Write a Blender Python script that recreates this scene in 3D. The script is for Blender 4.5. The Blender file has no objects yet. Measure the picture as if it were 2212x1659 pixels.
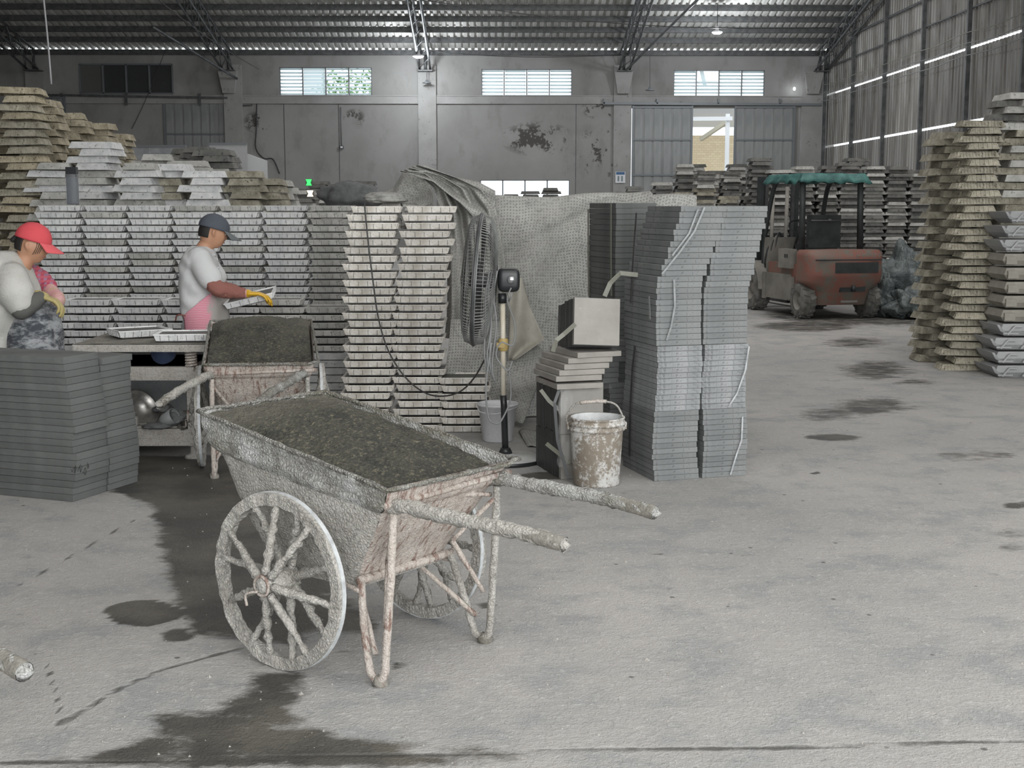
import bpy, math, random
import numpy as np
from math import sin, cos, pi, radians, sqrt, atan
from mathutils import Vector, Matrix, noise as mnoise, Euler

S = bpy.context.scene
COL = S.collection
random.seed(7)

# ------------------------------------------------------------------ camera
F_PX = 2850.0
PITCH = atan((829.5-445.0)/F_PX)
YAW = atan((1106.0-1065.0)/F_PX)
EYE = Vector((0, 0, 1.6))
cam_d = bpy.data.cameras.new('camera')
cam = bpy.data.objects.new('camera', cam_d)
COL.objects.link(cam)
cam.location = EYE
cam.rotation_euler = (pi/2-PITCH, 0, -YAW)
cam_d.sensor_width = 36.0
cam_d.lens = 36.0*F_PX/2212.0
cam_d.clip_end = 300
S.camera = cam

# ------------------------------------------------------------------ world, exposure
S.view_settings.view_transform = 'Standard'
S.view_settings.look = 'None'
S.view_settings.gamma = 1.0
S.view_settings.use_curve_mapping = False
S.view_settings.exposure = 0.0
W = bpy.data.worlds.new('overcast_sky'); S.world = W; W.use_nodes = True
wn = W.node_tree.nodes
wn['Background'].inputs[0].default_value = (0.90, 0.96, 1.0, 1)
wn['Background'].inputs[1].default_value = 2.2

def area(name, loc, target, sx, sy, power, color=(1, 1, 1)):
    d = bpy.data.lights.new(name, 'AREA'); d.shape = 'RECTANGLE'
    d.size = sx; d.size_y = sy; d.energy = power; d.color = color
    o = bpy.data.objects.new(name, d); COL.objects.link(o)
    o.location = loc
    o.rotation_euler = (Vector(target)-Vector(loc)).to_track_quat('-Z', 'Y').to_euler()
    return o
# daylight: the open front of the hall behind the photographer; added fill lamps, unseen, under the closed roof
area('daylight_open_front', (3.5, -3.4, 3.2), (2.0, 12, 1.2), 13, 4.6, 800, (1.0, 0.985, 0.96))
area('roof_fill_front', (2.0, 3.0, 6.4), (1.6, 4.2, 0), 9, 5, 225, (1.0, 0.99, 0.97))
area('roof_fill_middle', (3.0, 17.0, 8.9), (3.0, 18.0, 0), 14, 8, 720, (1.0, 0.99, 0.98))
area('roof_fill_back', (2.0, 30.0, 7.6), (2.0, 34.0, 0), 13, 5, 680, (0.97, 0.99, 1.0))

# ------------------------------------------------------------------ pixel -> place helpers
_F = Vector((sin(YAW)*cos(PITCH), cos(YAW)*cos(PITCH), -sin(PITCH)))
_R = Vector((cos(YAW), -sin(YAW), 0)); _U = _R.cross(_F)
def ray(px, py): return _F + _R*((px-1106)/F_PX) - _U*((py-829.5)/F_PX)
def G(px, py, z=0.0):
    r = ray(px, py); return EYE + r*((z-1.6)/r.z)
def AT(px, py, Y):
    r = ray(px, py); return EYE + r*(Y/r.y)

# ------------------------------------------------------------------ object helpers
def obj(name, data, parent=None, loc=None, rot=None):
    o = bpy.data.objects.new(name, data); COL.objects.link(o)
    if parent: o.parent = parent
    if loc is not None: o.location = loc
    if rot is not None: o.rotation_euler = rot
    return o
def thing(name, label, cat, loc=(0, 0, 0), rotz=0, group=None):
    o = obj(name, None, None, loc, (0, 0, rotz))
    o.empty_display_size = 0.1
    o['label'] = label; o['category'] = cat
    if group: o['group'] = group
    return o
def tag(o, label, cat, group=None, kind=None):
    o['label'] = label; o['category'] = cat
    if group: o['group'] = group
    if kind: o['kind'] = kind
    return o
def struct(o):
    o['kind'] = 'structure'; return o
def copy_tree(o, parent=None):
    c = o.copy(); COL.objects.link(c)
    if parent: c.parent = parent
    for ch in list(o.children): copy_tree(ch, c)
    return c
ONES = ['', 'first', 'second', 'third', 'fourth', 'fifth', 'sixth', 'seventh', 'eighth', 'ninth', 'tenth', 'eleventh', 'twelfth',
        'thirteenth', 'fourteenth', 'fifteenth', 'sixteenth', 'seventeenth', 'eighteenth', 'nineteenth', 'twentieth']
def ordw(n):
    if n <= 20: return ONES[n]
    if n == 30: return 'thirtieth'
    return ('twenty-' if n < 30 else 'thirty-')+ONES[n % 10]

class MB:
    def __init__(s): s.v = []; s.f = []; s.m = []; s.sm = []
    def add(s, vs, fs, mi=0, smooth=False, M=None):
        b = len(s.v)
        if M is not None: vs = [M @ Vector(v) for v in vs]
        s.v += [tuple(v) for v in vs]
        for f in fs:
            s.f.append(tuple(b+i for i in f)); s.m.append(mi); s.sm.append(smooth)
    def box(s, c, d, mi=0, M=None):
        x, y, z = d[0]/2, d[1]/2, d[2]/2
        vs = [Vector((c[0]+a*x, c[1]+b*y, c[2]+e*z)) for a in (-1, 1) for b in (-1, 1) for e in (-1, 1)]
        s.add(vs, [(0, 1, 3, 2), (4, 6, 7, 5), (0, 4, 5, 1), (2, 3, 7, 6), (0, 2, 6, 4), (1, 5, 7, 3)], mi, False, M)
    def frustum(s, z0, z1, w0, d0, w1, d1, mi=0, c=(0, 0), M=None, caps=True):
        vs = []
        for z, w, d in ((z0, w0, d0), (z1, w1, d1)):
            vs += [(c[0]-w/2, c[1]-d/2, z), (c[0]+w/2, c[1]-d/2, z), (c[0]+w/2, c[1]+d/2, z), (c[0]-w/2, c[1]+d/2, z)]
        fs = [(0, 1, 5, 4), (1, 2, 6, 5), (2, 3, 7, 6), (3, 0, 4, 7)]
        if caps: fs += [(3, 2, 1, 0), (4, 5, 6, 7)]
        s.add(vs, fs, mi, False, M)
    def bar(s, a, b, w, h, mi=0, up=(0, 0, 1)):
        a, b = Vector(a), Vector(b); d = b-a; L = d.length; d.normalize()
        up = Vector(up)
        if abs(d.dot(up)) > 0.98: up = Vector((0, 1, 0))
        r = d.cross(up).normalized(); u = r.cross(d)
        vs = [p + r*(i*w/2) + u*(j*h/2) for p in (a, b) for i, j in ((-1, -1), (1, -1), (1, 1), (-1, 1))]
        s.add(vs, [(0, 1, 5, 4), (1, 2, 6, 5), (2, 3, 7, 6), (3, 0, 4, 7), (3, 2, 1, 0), (4, 5, 6, 7)], mi)
    def tube(s, pts, r, seg=8, mi=0, smooth=True, rough=0.0, rs=30.0, cap=True, closed=False, sx=1.0):
        pts = [Vector(p) for p in pts]; n = len(pts); rr = r if isinstance(r, (list, tuple)) else [r]*n
        vs = []; prev = None
        for i, p in enumerate(pts):
            if closed: d = pts[(i+1) % n]-pts[i-1]
            else: d = (pts[min(i+1, n-1)]-pts[max(i-1, 0)])
            if d.length < 1e-9: d = Vector((0, 0, 1))
            d.normalize()
            if prev is None:
                a = Vector((0, 0, 1)) if abs(d.z) < 0.9 else Vector((1, 0, 0))
                x = d.cross(a).normalized()
            else:
                x = (prev - d*prev.dot(d)); x = x.normalized() if x.length > 1e-6 else d.orthogonal().normalized()
            prev = x; y = d.cross(x)
            for k in range(seg):
                t = 2*pi*k/seg
                q = x*cos(t)*sx + y*sin(t); R = rr[i]
                if rough:
                    w = p+q*R
                    R = R*(1+rough*mnoise.noise(w*rs)+rough*0.7*mnoise.noise(w*rs*2.7))
                vs.append(p+q*R)
        fs = []
        m = n if closed else n-1
        for i in range(m):
            j = (i+1) % n
            for k in range(seg):
                k2 = (k+1) % seg
                fs.append((i*seg+k, i*seg+k2, j*seg+k2, j*seg+k))
        if cap and not closed:
            fs.append(tuple(reversed(range(seg)))); fs.append(tuple((n-1)*seg+k for k in range(seg)))
        s.add(vs, fs, mi, smooth)
    def lathe(s, prof, seg=24, mi=0, M=None, smooth=True):
        n = len(prof); vs = []
        for r, z in prof:
            for k in range(seg):
                t = 2*pi*k/seg; vs.append((r*cos(t), r*sin(t), z))
        fs = []
        for i in range(n-1):
            for k in range(seg):
                k2 = (k+1) % seg; fs.append((i*seg+k, i*seg+k2, (i+1)*seg+k2, (i+1)*seg+k))
        s.add(vs, fs, mi, smooth, M)
    def grid(s, fn, nu, nv, mi=0, smooth=True):
        vs = [fn(i/nu, j/nv) for j in range(nv+1) for i in range(nu+1)]
        fs = [(j*(nu+1)+i, j*(nu+1)+i+1, (j+1)*(nu+1)+i+1, (j+1)*(nu+1)+i) for j in range(nv) for i in range(nu)]
        s.add(vs, fs, mi, smooth)
    def mesh(s, name, mats):
        me = bpy.data.meshes.new(name)
        me.from_pydata(s.v, [], s.f)
        if not isinstance(mats, (list, tuple)): mats = [mats]
        for m in mats: me.materials.append(m)
        me.polygons.foreach_set('material_index', s.m)
        me.polygons.foreach_set('use_smooth', s.sm)
        me.update()
        return me
    def build(s, name, mats, parent=None, loc=None, rot=None):
        return obj(name, s.mesh(name, mats), parent, loc, rot)

def path(pts, n=8):
    """Catmull-Rom through the points"""
    P_ = [Vector(p) for p in pts]; out = []
    for i in range(len(P_)-1):
        p0 = P_[max(i-1, 0)]; p1 = P_[i]; p2 = P_[i+1]; p3 = P_[min(i+2, len(P_)-1)]
        for k in range(n):
            t = k/n
            out.append(0.5*((2*p1)+(p2-p0)*t+(2*p0-5*p1+4*p2-p3)*t*t+(3*p1-p0-3*p2+p3)*t**3))
    out.append(P_[-1]); return out
def sub(a, b, n):
    a, b = Vector(a), Vector(b); return [a.lerp(b, i/n) for i in range(n+1)]

# ------------------------------------------------------------------ materials
class NT:
    def __init__(s, name):
        s.mat = bpy.data.materials.new(name); s.mat.use_nodes = True
        s.t = s.mat.node_tree; s.n = s.t.nodes; s.b = s.n['Principled BSDF']
        s.tc = s.n.new('ShaderNodeTexCoord')
        s.co = s.tc.outputs['Object']
    def new(s, k, **kw):
        o = s.n.new(k)
        for a, b in kw.items(): setattr(o, a, b)
        return o
    def ln(s, a, b): s.t.links.new(a, b)
    def noise(s, scale, detail=4, rough=0.6, co=None, out='Fac'):
        o = s.new('ShaderNodeTexNoise'); o.inputs['Scale'].default_value = scale
        o.inputs['Detail'].default_value = detail; o.inputs['Roughness'].default_value = rough
        s.ln(co or s.co, o.inputs['Vector']); return o.outputs[out]
    def vor(s, scale, co=None, feature='F1', out='Distance'):
        o = s.new('ShaderNodeTexVoronoi', feature=feature); o.inputs['Scale'].default_value = scale
        s.ln(co or s.co, o.inputs['Vector']); return o.outputs[out]
    def ramp(s, fac, stops):
        o = s.new('ShaderNodeValToRGB'); e = o.color_ramp.elements
        while len(e) < len(stops): e.new(0.5)
        for q, (p, c) in zip(e, stops):
            q.position = p
            if not isinstance(c, (tuple, list)): c = (c, c, c)
            q.color = (*c, 1)
        s.ln(fac, o.inputs[0]); return o.outputs[0]
    def mix(s, fac, a, b, mode='MIX'):
        o = s.new('ShaderNodeMix', data_type='RGBA', blend_type=mode)
        for i, v in ((0, fac), (6, a), (7, b)):
            if hasattr(v, 'is_linked'): s.ln(v, o.inputs[i])
            elif i == 0: o.inputs[0].default_value = v
            else: o.inputs[i].default_value = (*v, 1)
        return o.outputs[2]
    def math(s, op, a, b=0.0, clamp=False):
        o = s.new('ShaderNodeMath', operation=op, use_clamp=clamp)
        for i, v in ((0, a), (1, b)):
            if hasattr(v, 'is_linked'): s.ln(v, o.inputs[i])
            else: o.inputs[i].default_value = v
        return o.outputs[0]
    def scale(s, v, co=None):
        o = s.new('ShaderNodeMapping'); o.inputs['Scale'].default_value = v
        s.ln(co or s.co, o.inputs[0]); return o.outputs[0]
    def color(s, c):
        if hasattr(c, 'is_linked'): s.ln(c, s.b.inputs['Base Color'])
        else: s.b.inputs['Base Color'].default_value = (*c, 1)
    def bump(s, h, strength=0.3, dist=0.01):
        o = s.new('ShaderNodeBump'); o.inputs['Strength'].default_value = strength; o.inputs['Distance'].default_value = dist
        s.ln(h, o.inputs['Height']); s.ln(o.outputs[0], s.b.inputs['Normal'])
    def val(s, k, v):
        if hasattr(v, 'is_linked'): s.ln(v, s.b.inputs[k])
        else: s.b.inputs[k].default_value = v
    def rand(s):
        o = s.new('ShaderNodeObjectInfo'); return o.outputs['Random']

def worn(name, a, b, c=None, scale=9, fleck=60, rough=0.8, bump=0.25, metal=0.0, flecks=0.45, vary=0.0, dist=0.006, spec=None):
    """two tones blended by cloudy noise, dark or pale flecks on top, fine relief"""
    t = NT(name)
    n1 = t.noise(scale, 5, 0.62)
    col = t.mix(t.ramp(n1, [(0.35, 0.0), (0.65, 1.0)]), a, b)
    n2 = t.noise(fleck, 3, 0.7)
    if c is not None:
        col = t.mix(t.ramp(n2, [(flecks-0.08, 1.0), (flecks, 0.0)]), col, c)
    if vary:
        r = t.rand()
        k = t.math('ADD', t.math('MULTIPLY', r, vary), 1-vary/2)
        h = t.new('ShaderNodeHueSaturation'); t.ln(col, h.inputs['Color']); t.ln(k, h.inputs['Value'])
        col = h.outputs[0]
    t.color(col); t.val('Roughness', rough); t.val('Metallic', metal)
    if spec is not None: t.val('Specular IOR Level', spec)
    if bump: t.bump(n2, bump, dist)
    return t.mat
def plain(name, c, rough=0.6, metal=0.0, bump=0.0, bs=60):
    t = NT(name); n = t.noise(bs, 3)
    t.color(t.mix(n, tuple(x*0.85 for x in c), tuple(min(1, x*1.12) for x in c)))
    t.val('Roughness', rough); t.val('Metallic', metal)
    if bump: t.bump(n, bump, 0.004)
    return t.mat

M = {}
M['tray_silver'] = worn('cast_aluminium_dusty', (0.58, 0.59, 0.595), (0.78, 0.78, 0.77), (0.24, 0.24, 0.235), 14, 38, 0.62, 0.3, 0.05, 0.40, 0.26)
M['tray_warm'] = worn('cast_aluminium_stained', (0.52, 0.485, 0.43), (0.76, 0.735, 0.69), (0.24, 0.20, 0.165), 12, 50, 0.66, 0.3, 0.04, 0.41, 0.26)
M['tray_brown'] = worn('tray_caked_brown', (0.27, 0.235, 0.165), (0.50, 0.445, 0.335), (0.11, 0.095, 0.07), 9, 40, 0.9, 0.5, 0, 0.42, 0.35)
M['tray_olive'] = worn('tray_caked_olive', (0.23, 0.21, 0.16), (0.45, 0.42, 0.34), (0.13, 0.12, 0.09), 9, 40, 0.9, 0.5, 0, 0.42, 0.35)
M['tray_grey'] = worn('tray_dull_grey', (0.38, 0.375, 0.35), (0.57, 0.56, 0.53), (0.18, 0.18, 0.17), 9, 40, 0.85, 0.4, 0, 0.41, 0.3)
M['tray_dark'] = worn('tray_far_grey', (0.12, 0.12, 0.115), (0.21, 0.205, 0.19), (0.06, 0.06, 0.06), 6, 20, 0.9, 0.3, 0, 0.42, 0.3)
M['wet_fill'] = worn('fresh_concrete_fill', (0.075, 0.076, 0.072), (0.12, 0.12, 0.112), None, 12, 120, 0.55, 0.15)
M['slab_dark'] = worn('slab_charcoal', (0.092, 0.097, 0.094), (0.135, 0.14, 0.136), (0.24, 0.24, 0.23), 5, 16, 0.88, 0.3, 0, 0.30, 0.22)
M['slab_mid'] = worn('slab_grey', (0.165, 0.175, 0.175), (0.215, 0.222, 0.22), (0.12, 0.125, 0.125), 5, 45, 0.85, 0.35, 0, 0.40, 0.22)
M['slab_light'] = worn('slab_light_grey', (0.24, 0.25, 0.255), (0.32, 0.325, 0.33), (0.15, 0.155, 0.16), 7, 90, 0.85, 0.6, 0, 0.44, 0.16)
M['slab_buff'] = worn('slab_buff_grey', (0.25, 0.235, 0.215), (0.32, 0.30, 0.275), (0.44, 0.42, 0.40), 6, 30, 0.85, 0.3, 0, 0.33, 0.15)
M['slab_black'] = worn('slab_near_black', (0.035, 0.036, 0.036), (0.06, 0.06, 0.06), (0.12, 0.12, 0.12), 6, 30, 0.55, 0.3, 0, 0.33, 0.2)  # near-black slabs behind the buff front one of each bundle
M['black_plastic'] = plain('black_plastic', (0.02, 0.021, 0.023), 0.35)
M['dark_steel'] = worn('dark_steel', (0.06, 0.062, 0.065), (0.11, 0.11, 0.11), (0.2, 0.19, 0.17), 8, 30, 0.55, 0.2, 0.4, 0.35)
M['truss_steel'] = worn('truss_steel', (0.10, 0.105, 0.11), (0.19, 0.195, 0.20), None, 6, 30, 0.5, 0.1, 0.5)
M['white_plastic'] = plain('white_plastic', (0.62, 0.62, 0.64), 0.4)
M['skin'] = worn('skin', (0.42, 0.22, 0.135), (0.50, 0.27, 0.17), None, 12, 60, 0.5, 0.1)
M['hair'] = plain('black_hair', (0.018, 0.016, 0.015), 0.6, bump=0.6, bs=200)
p = NT('wrap_film'); p.color((0.75, 0.77, 0.78)); p.val('Roughness', 0.12); p.val('Alpha', 0.16); M['film'] = p.mat
M['strap'] = plain('strap_band', (0.20, 0.20, 0.165), 0.45)
M['cable_grey'] = plain('grey_cable', (0.22, 0.225, 0.225), 0.5)
M['cable_dark'] = plain('dark_cable', (0.04, 0.04, 0.04), 0.5)
# cement crust and rust on the barrows
def crust(name, a, b, rustamt, moss=False, streak=False, ck=.8):
    t = NT(name)
    n1 = t.noise(7, 6, 0.65); n2 = t.noise(60, 5, 0.75); n3 = t.noise(14, 5, 0.7, co=t.scale((1, 3.2, .8)) if streak else None)
    ed = t.vor(75, feature='DISTANCE_TO_EDGE')
    col = t.mix(t.ramp(n1, [(0.32, 0.0), (0.68, 1.0)]), a, b)
    col = t.mix(t.ramp(n2, [(0.36, .3+.75*ck), (0.50, 0.0)]), col, tuple(x*0.40 for x in a))
    col = t.mix(t.math('MULTIPLY', t.ramp(ed, [(0.0, ck), (0.16, 0.0)]), t.ramp(t.noise(9, 4), [(0.4, 0.2), (0.6, 1.0)])), col, tuple(x*0.42 for x in a))
    col = t.mix(t.ramp(n2, [(0.60, 0.0), (0.72, 0.6)]), col, (0.72, 0.71, 0.69))
    if rustamt: col = t.mix(t.ramp(n3, [(0.645-rustamt, 0.0), (0.74-rustamt, 0.75)]), col, (0.17, 0.075, 0.05))
    if moss: col = t.mix(t.ramp(t.noise(5, 4), [(0.48, 0.0), (0.62, 0.65)]), col, (0.15, 0.14, 0.10))
    t.color(col); t.val('Roughness', 0.92); t.bump(t.math('ADD', n2, t.math('MULTIPLY', t.ramp(ed, [(0.0, 0.0), (0.3, 1.0)]), 0.8*ck)), 1.0, 0.006+.005*ck)
    return t.mat
M['crust'] = crust('cement_crust', (0.37, 0.35, 0.315), (0.57, 0.55, 0.51), 0.0, ck=.45)
M['crust_grey'] = crust('cement_crust_grey', (0.30, 0.29, 0.265), (0.62, 0.62, 0.61), 0.0, True, ck=.55)
M['crust_rust'] = crust('cement_crust_rusty', (0.46, 0.395, 0.345), (0.64, 0.585, 0.535), 0.115, streak=True, ck=.3)
M['crust_dark'] = crust('cement_crust_dark', (0.16, 0.15, 0.125), (0.33, 0.315, 0.28), 0.03, ck=.2)
t = NT('wet_mortar')
n1 = t.noise(5, 5, 0.6); n2 = t.noise(70, 5, 0.8, co=t.scale((1, .7, 1))); vv = t.vor(85)
c_ = t.mix(t.ramp(n1, [(0.38, 0.0), (0.62, 1.0)]), (0.045, 0.045, 0.038), (0.10, 0.095, 0.070))
c_ = t.mix(t.ramp(n2, [(0.53, 0.0), (0.62, 0.75)]), c_, (0.27, 0.245, 0.165))
c_ = t.mix(t.ramp(n2, [(0.34, 0.8), (0.44, 0.0)]), c_, (0.02, 0.02, 0.018))
sx = t.new('ShaderNodeSeparateXYZ'); t.ln(t.co, sx.inputs[0])
dry = t.ramp(t.math('ADD', t.math('MULTIPLY', sx.outputs[0], -1.6), t.math('MULTIPLY', t.noise(4, 4), .5)), [(0.45, 0.0), (0.95, 0.8)])
c_ = t.mix(dry, c_, (0.20, 0.19, 0.15))
t.color(c_); t.val('Roughness', 0.75); t.bump(t.math('ADD', n2, t.math('ADD', vv, t.noise(160, 3))), 1.0, 0.016)
M['mortar'] = t.mat
t = NT('tyre_white'); t.color(t.ramp(t.noise(25, 5), [(0.3, (0.36, 0.37, 0.38)), (0.6, (0.58, 0.60, 0.61))])); t.val('Roughness', 0.6); M['tyre_band'] = t.mat
# ================================================================== FLOOR
def sdist(px_, py_, poly):
    """signed distance (negative inside) from many points to a polygon"""
    d = np.full(px_.shape, 1e9); inside = np.zeros(px_.shape, bool); n = len(poly)
    for i in range(n):
        x0, y0 = poly[i]; x1, y1 = poly[(i+1) % n]
        ex, ey = x1-x0, y1-y0; L = ex*ex+ey*ey+1e-12
        t = np.clip(((px_-x0)*ex+(py_-y0)*ey)/L, 0, 1)
        d = np.minimum(d, np.hypot(px_-x0-t*ex, py_-y0-t*ey))
        c = ((y0 > py_) != (y1 > py_)) & (px_ < (x1-x0)*(py_-y0)/(y1-y0+1e-12)+x0)
        inside ^= c
    return np.where(inside, -d, d)
def ell(cx, cy, rx, ry, n=14): return [(cx+rx*cos(2*pi*k/n), cy+ry*sin(2*pi*k/n)) for k in range(n)]
# (outline as seen on the floor, edge softness in metres, strength of the wetness)
STAINS = [
 ([(225, 1050), (300, 985), (520, 985), (760, 990), (760, 1120), (640, 1400), (520, 1365), (420, 1372), (396, 1330), (375, 1280), (352, 1170), (330, 1095)], 0.10, 1.0),
 ([(420, 1150), (620, 1150), (800, 1330), (810, 1372), (700, 1365), (560, 1385), (440, 1372)], 0.09, 0.7),
 (ell(308, 1324, 80, 28), 0.02, 1.0), (ell(380, 1373, 35, 14), 0.02, 0.85),
 ([(545, 1452), (655, 1455), (650, 1500), (620, 1545), (720, 1580), (850, 1610), (1000, 1640), (900, 1659), (560, 1659), (150, 1659), (190, 1630), (330, 1590), (335, 1545), (470, 1525), (530, 1490)], 0.07, 0.72),
 ([(0, 1640), (300, 1625), (900, 1600), (1300, 1625), (1000, 1659), (0, 1659)], 0.05, 0.4),
 (ell(780, 1350, 42, 14), 0.03, 0.75), (ell(1052, 1308, 20, 7), 0.02, 0.8),
 (ell(745, 1408, 12, 7), 0.015, 0.9), (ell(860, 1437, 22, 8), 0.02, 0.6),
 (ell(1180, 1028, 60, 8), 0.04, 0.9),
 (ell(1885, 878, 95, 20), 0.22, 0.62), (ell(1790, 895, 70, 14), 0.2, 0.6), (ell(1850, 740, 70, 12), 0.3, 0.6), (ell(1740, 705, 120, 12), 0.3, 0.62),
 (ell(1890, 800, 85, 22), 0.3, 0.6), (ell(1980, 825, 60, 8), 0.2, 0.5), (ell(1800, 945, 60, 7), 0.08, 0.85), (ell(2110, 985, 90, 14), 0.15, 0.5),
 (ell(1930, 690, 260, 14), 0.4, 0.62), (ell(1700, 680, 60, 12), 0.3, 0.6), (ell(2180, 1165, 40, 25), 0.15, 0.45), (ell(2200, 1090, 22, 8), 0.03, 0.95),
 (ell(1300, 1487, 26, 8), 0.03, 0.45), (ell(1435, 1407, 22, 7), 0.03, 0.45), (ell(1835, 1390, 50, 7), 0.04, 0.3), (ell(1250, 1190, 36, 5), 0.03, 0.45),
 (ell(1762, 1022, 9, 3), 0.01, 0.9), (ell(1420, 1197, 14, 3), 0.02, 0.8), (ell(60, 740, 60, 20), 0.3, 0.5),
]
ys = np.concatenate([np.arange(-4.5, 2.2, 0.5), np.arange(2.2, 9.2, 0.035), np.arange(9.2, 20, 0.10), np.arange(20, 41.01, 0.4)])
xs = np.concatenate([np.arange(-20, -4.2, 0.6), np.arange(-4.2, -2.2, 0.12), np.arange(-2.2, 2.6, 0.035), np.arange(2.6, 10.31, 0.10)])
GX, GY = np.meshgrid(xs, ys)
wet = np.zeros(GX.shape)
for poly, soft, amt in STAINS:
    wp = [(q.x, q.y) for q in (G(a, b) for a, b in poly)]
    x0 = min(q[0] for q in wp)-1; x1 = max(q[0] for q in wp)+1; y0 = min(q[1] for q in wp)-1.5; y1 = max(q[1] for q in wp)+1.5
    sel = (GX > x0) & (GX < x1) & (GY > y0) & (GY < y1)
    d = sdist(GX[sel], GY[sel], wp)
    w = np.clip(0.5-d/(2*soft), 0, 1); w = w*w*(3-2*w)*amt
    wet[sel] = np.maximum(wet[sel], w)
# hairline cracks: distance to polylines
crk = np.zeros(GX.shape)
def crack(pts, width, amt):
    wp = [G(a, b) for a, b in pts]
    for q0, q1 in zip(wp[:-1], wp[1:]):
        sel = (GX > min(q0.x, q1.x)-.15) & (GX < max(q0.x, q1.x)+.15) & (GY > min(q0.y, q1.y)-.15) & (GY < max(q0.y, q1.y)+.15)
        ex, ey = q1.x-q0.x, q1.y-q0.y; L = ex*ex+ey*ey+1e-9
        t = np.clip(((GX[sel]-q0.x)*ex+(GY[sel]-q0.y)*ey)/L, 0, 1)
        d = np.hypot(GX[sel]-q0.x-t*ex, GY[sel]-q0.y-t*ey)
        crk[sel] = np.maximum(crk[sel], np.clip(1-d/(width*1.5), 0, 1)*min(1, amt+.15))
crack([(40, 1265), (110, 1225), (190, 1180), (290, 1122)], 0.045, 0.8)
crack([(130, 1565), (250, 1490), (350, 1445), (520, 1400)], 0.045, 0.9)
crack([(98, 1432), (120, 1500), (135, 1580)], 0.04, 0.8)
crack([(0, 1647), (500, 1638), (1300, 1620), (1700, 1614), (2212, 1598)], 0.05, 1.0)
crack([(150, 1195), (240, 1228)], 0.04, 0.6)
crack([(840, 1490), (960, 1560), (1050, 1610)], 0.04, 0.5)
crack([(1640, 960), (1900, 962), (2212, 955)], 0.10, 0.25)
nx, ny = len(xs), len(ys)
me = bpy.data.meshes.new('floor')
co = np.stack([GX.ravel(), GY.ravel(), np.zeros(GX.size)], 1)
ii = (np.arange(ny-1)[:, None]*nx+np.arange(nx-1)[None, :]).ravel()
fc = np.stack([ii, ii+1, ii+nx+1, ii+nx], 1)
me.vertices.add(len(co)); me.vertices.foreach_set('co', co.ravel())
me.loops.add(fc.size); me.loops.foreach_set('vertex_index', fc.ravel())
me.polygons.add(len(fc)); me.polygons.foreach_set('loop_start', np.arange(len(fc))*4); me.polygons.foreach_set('loop_total', np.full(len(fc), 4))
me.update(calc_edges=True)
at = me.attributes.new('stain', 'FLOAT', 'POINT'); at.data.foreach_set('value', wet.ravel())
at = me.attributes.new('crack', 'FLOAT', 'POINT'); at.data.foreach_set('value', crk.ravel())
t = NT('concrete_floor')
def attr(t, n):
    o = t.new('ShaderNodeAttribute'); o.attribute_name = n; return o.outputs['Fac']
nA = t.noise(0.55, 6, 0.6); nB = t.noise(3.2, 6, 0.65); nC = t.noise(28, 5, 0.7); nD = t.noise(1.3, 5, 0.6, co=t.scale((1, 2.4, 1)))
base = t.mix(t.ramp(nA, [(0.35, 0.0), (0.65, 1.0)]), (0.365, 0.355, 0.342), (0.455, 0.435, 0.415))
base = t.mix(t.ramp(nB, [(0.48, 0.0), (0.62, 0.75)]), base, (0.30, 0.307, 0.31))
base = t.mix(t.ramp(nD, [(0.60, 0.0), (0.72, 0.6)]), base, (0.25, 0.255, 0.26))
base = t.mix(t.ramp(t.noise(9, 6, 0.75), [(0.60, 0.0), (0.70, 0.6)]), base, (0.19, 0.195, 0.20))
base = t.mix(t.ramp(nC, [(0.55, 0.0), (0.66, 0.5)]), base, (0.56, 0.55, 0.535))
pit = t.vor(4.5); base = t.mix(t.ramp(pit, [(0.035, 0.85), (0.06, 0.0)]), base, (0.10, 0.10, 0.095))
scr = t.noise(5, 6, 0.8, co=t.scale((1, 4.5, 1)))
base = t.mix(t.ramp(scr, [(0.60, 0.0), (0.70, 0.4)]), base, (0.22, 0.225, 0.225))
wv = attr(t, 'stain')
edge = t.math('ADD', wv, t.math('MULTIPLY', t.math('SUBTRACT', t.noise(4, 7, 0.75, co=t.scale((1, 1.8, 1))), 0.5), 1.7))
wm = t.math('MULTIPLY', t.ramp(edge, [(0.28, 0.0), (0.62, 1.0)]), t.ramp(wv, [(0.02, 0.0), (0.25, 1.0)]))
wetc = t.mix(t.ramp(t.noise(2.5, 5), [(0.4, 0.0), (0.62, 1.0)]), (0.032, 0.031, 0.027), (0.10, 0.092, 0.073))
col = t.mix(t.math('MULTIPLY', wm, 0.93), base, wetc)
cv = t.math('ADD', attr(t, 'crack'), t.math('MULTIPLY', t.math('SUBTRACT', t.noise(14, 5, .7), .55), .6))
col = t.mix(t.ramp(cv, [(0.72, 0.0), (0.92, 0.85)]), col, (0.085, 0.083, 0.075))
t.color(col)
t.val('Roughness', t.math('SUBTRACT', 0.92, t.math('MULTIPLY', wm, 0.42)))
h = t.math('ADD', t.math('MULTIPLY', nC, 0.6), t.math('MULTIPLY', t.noise(90, 3, 0.7), 0.4))
h = t.math('SUBTRACT', h, t.math('MULTIPLY', t.ramp(cv, [(0.7, 0.0), (0.92, 1.0)]), 0.6))
t.bump(h, 0.95, 0.02)
me.materials.append(t.mat)
struct(obj('floor', me))

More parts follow.
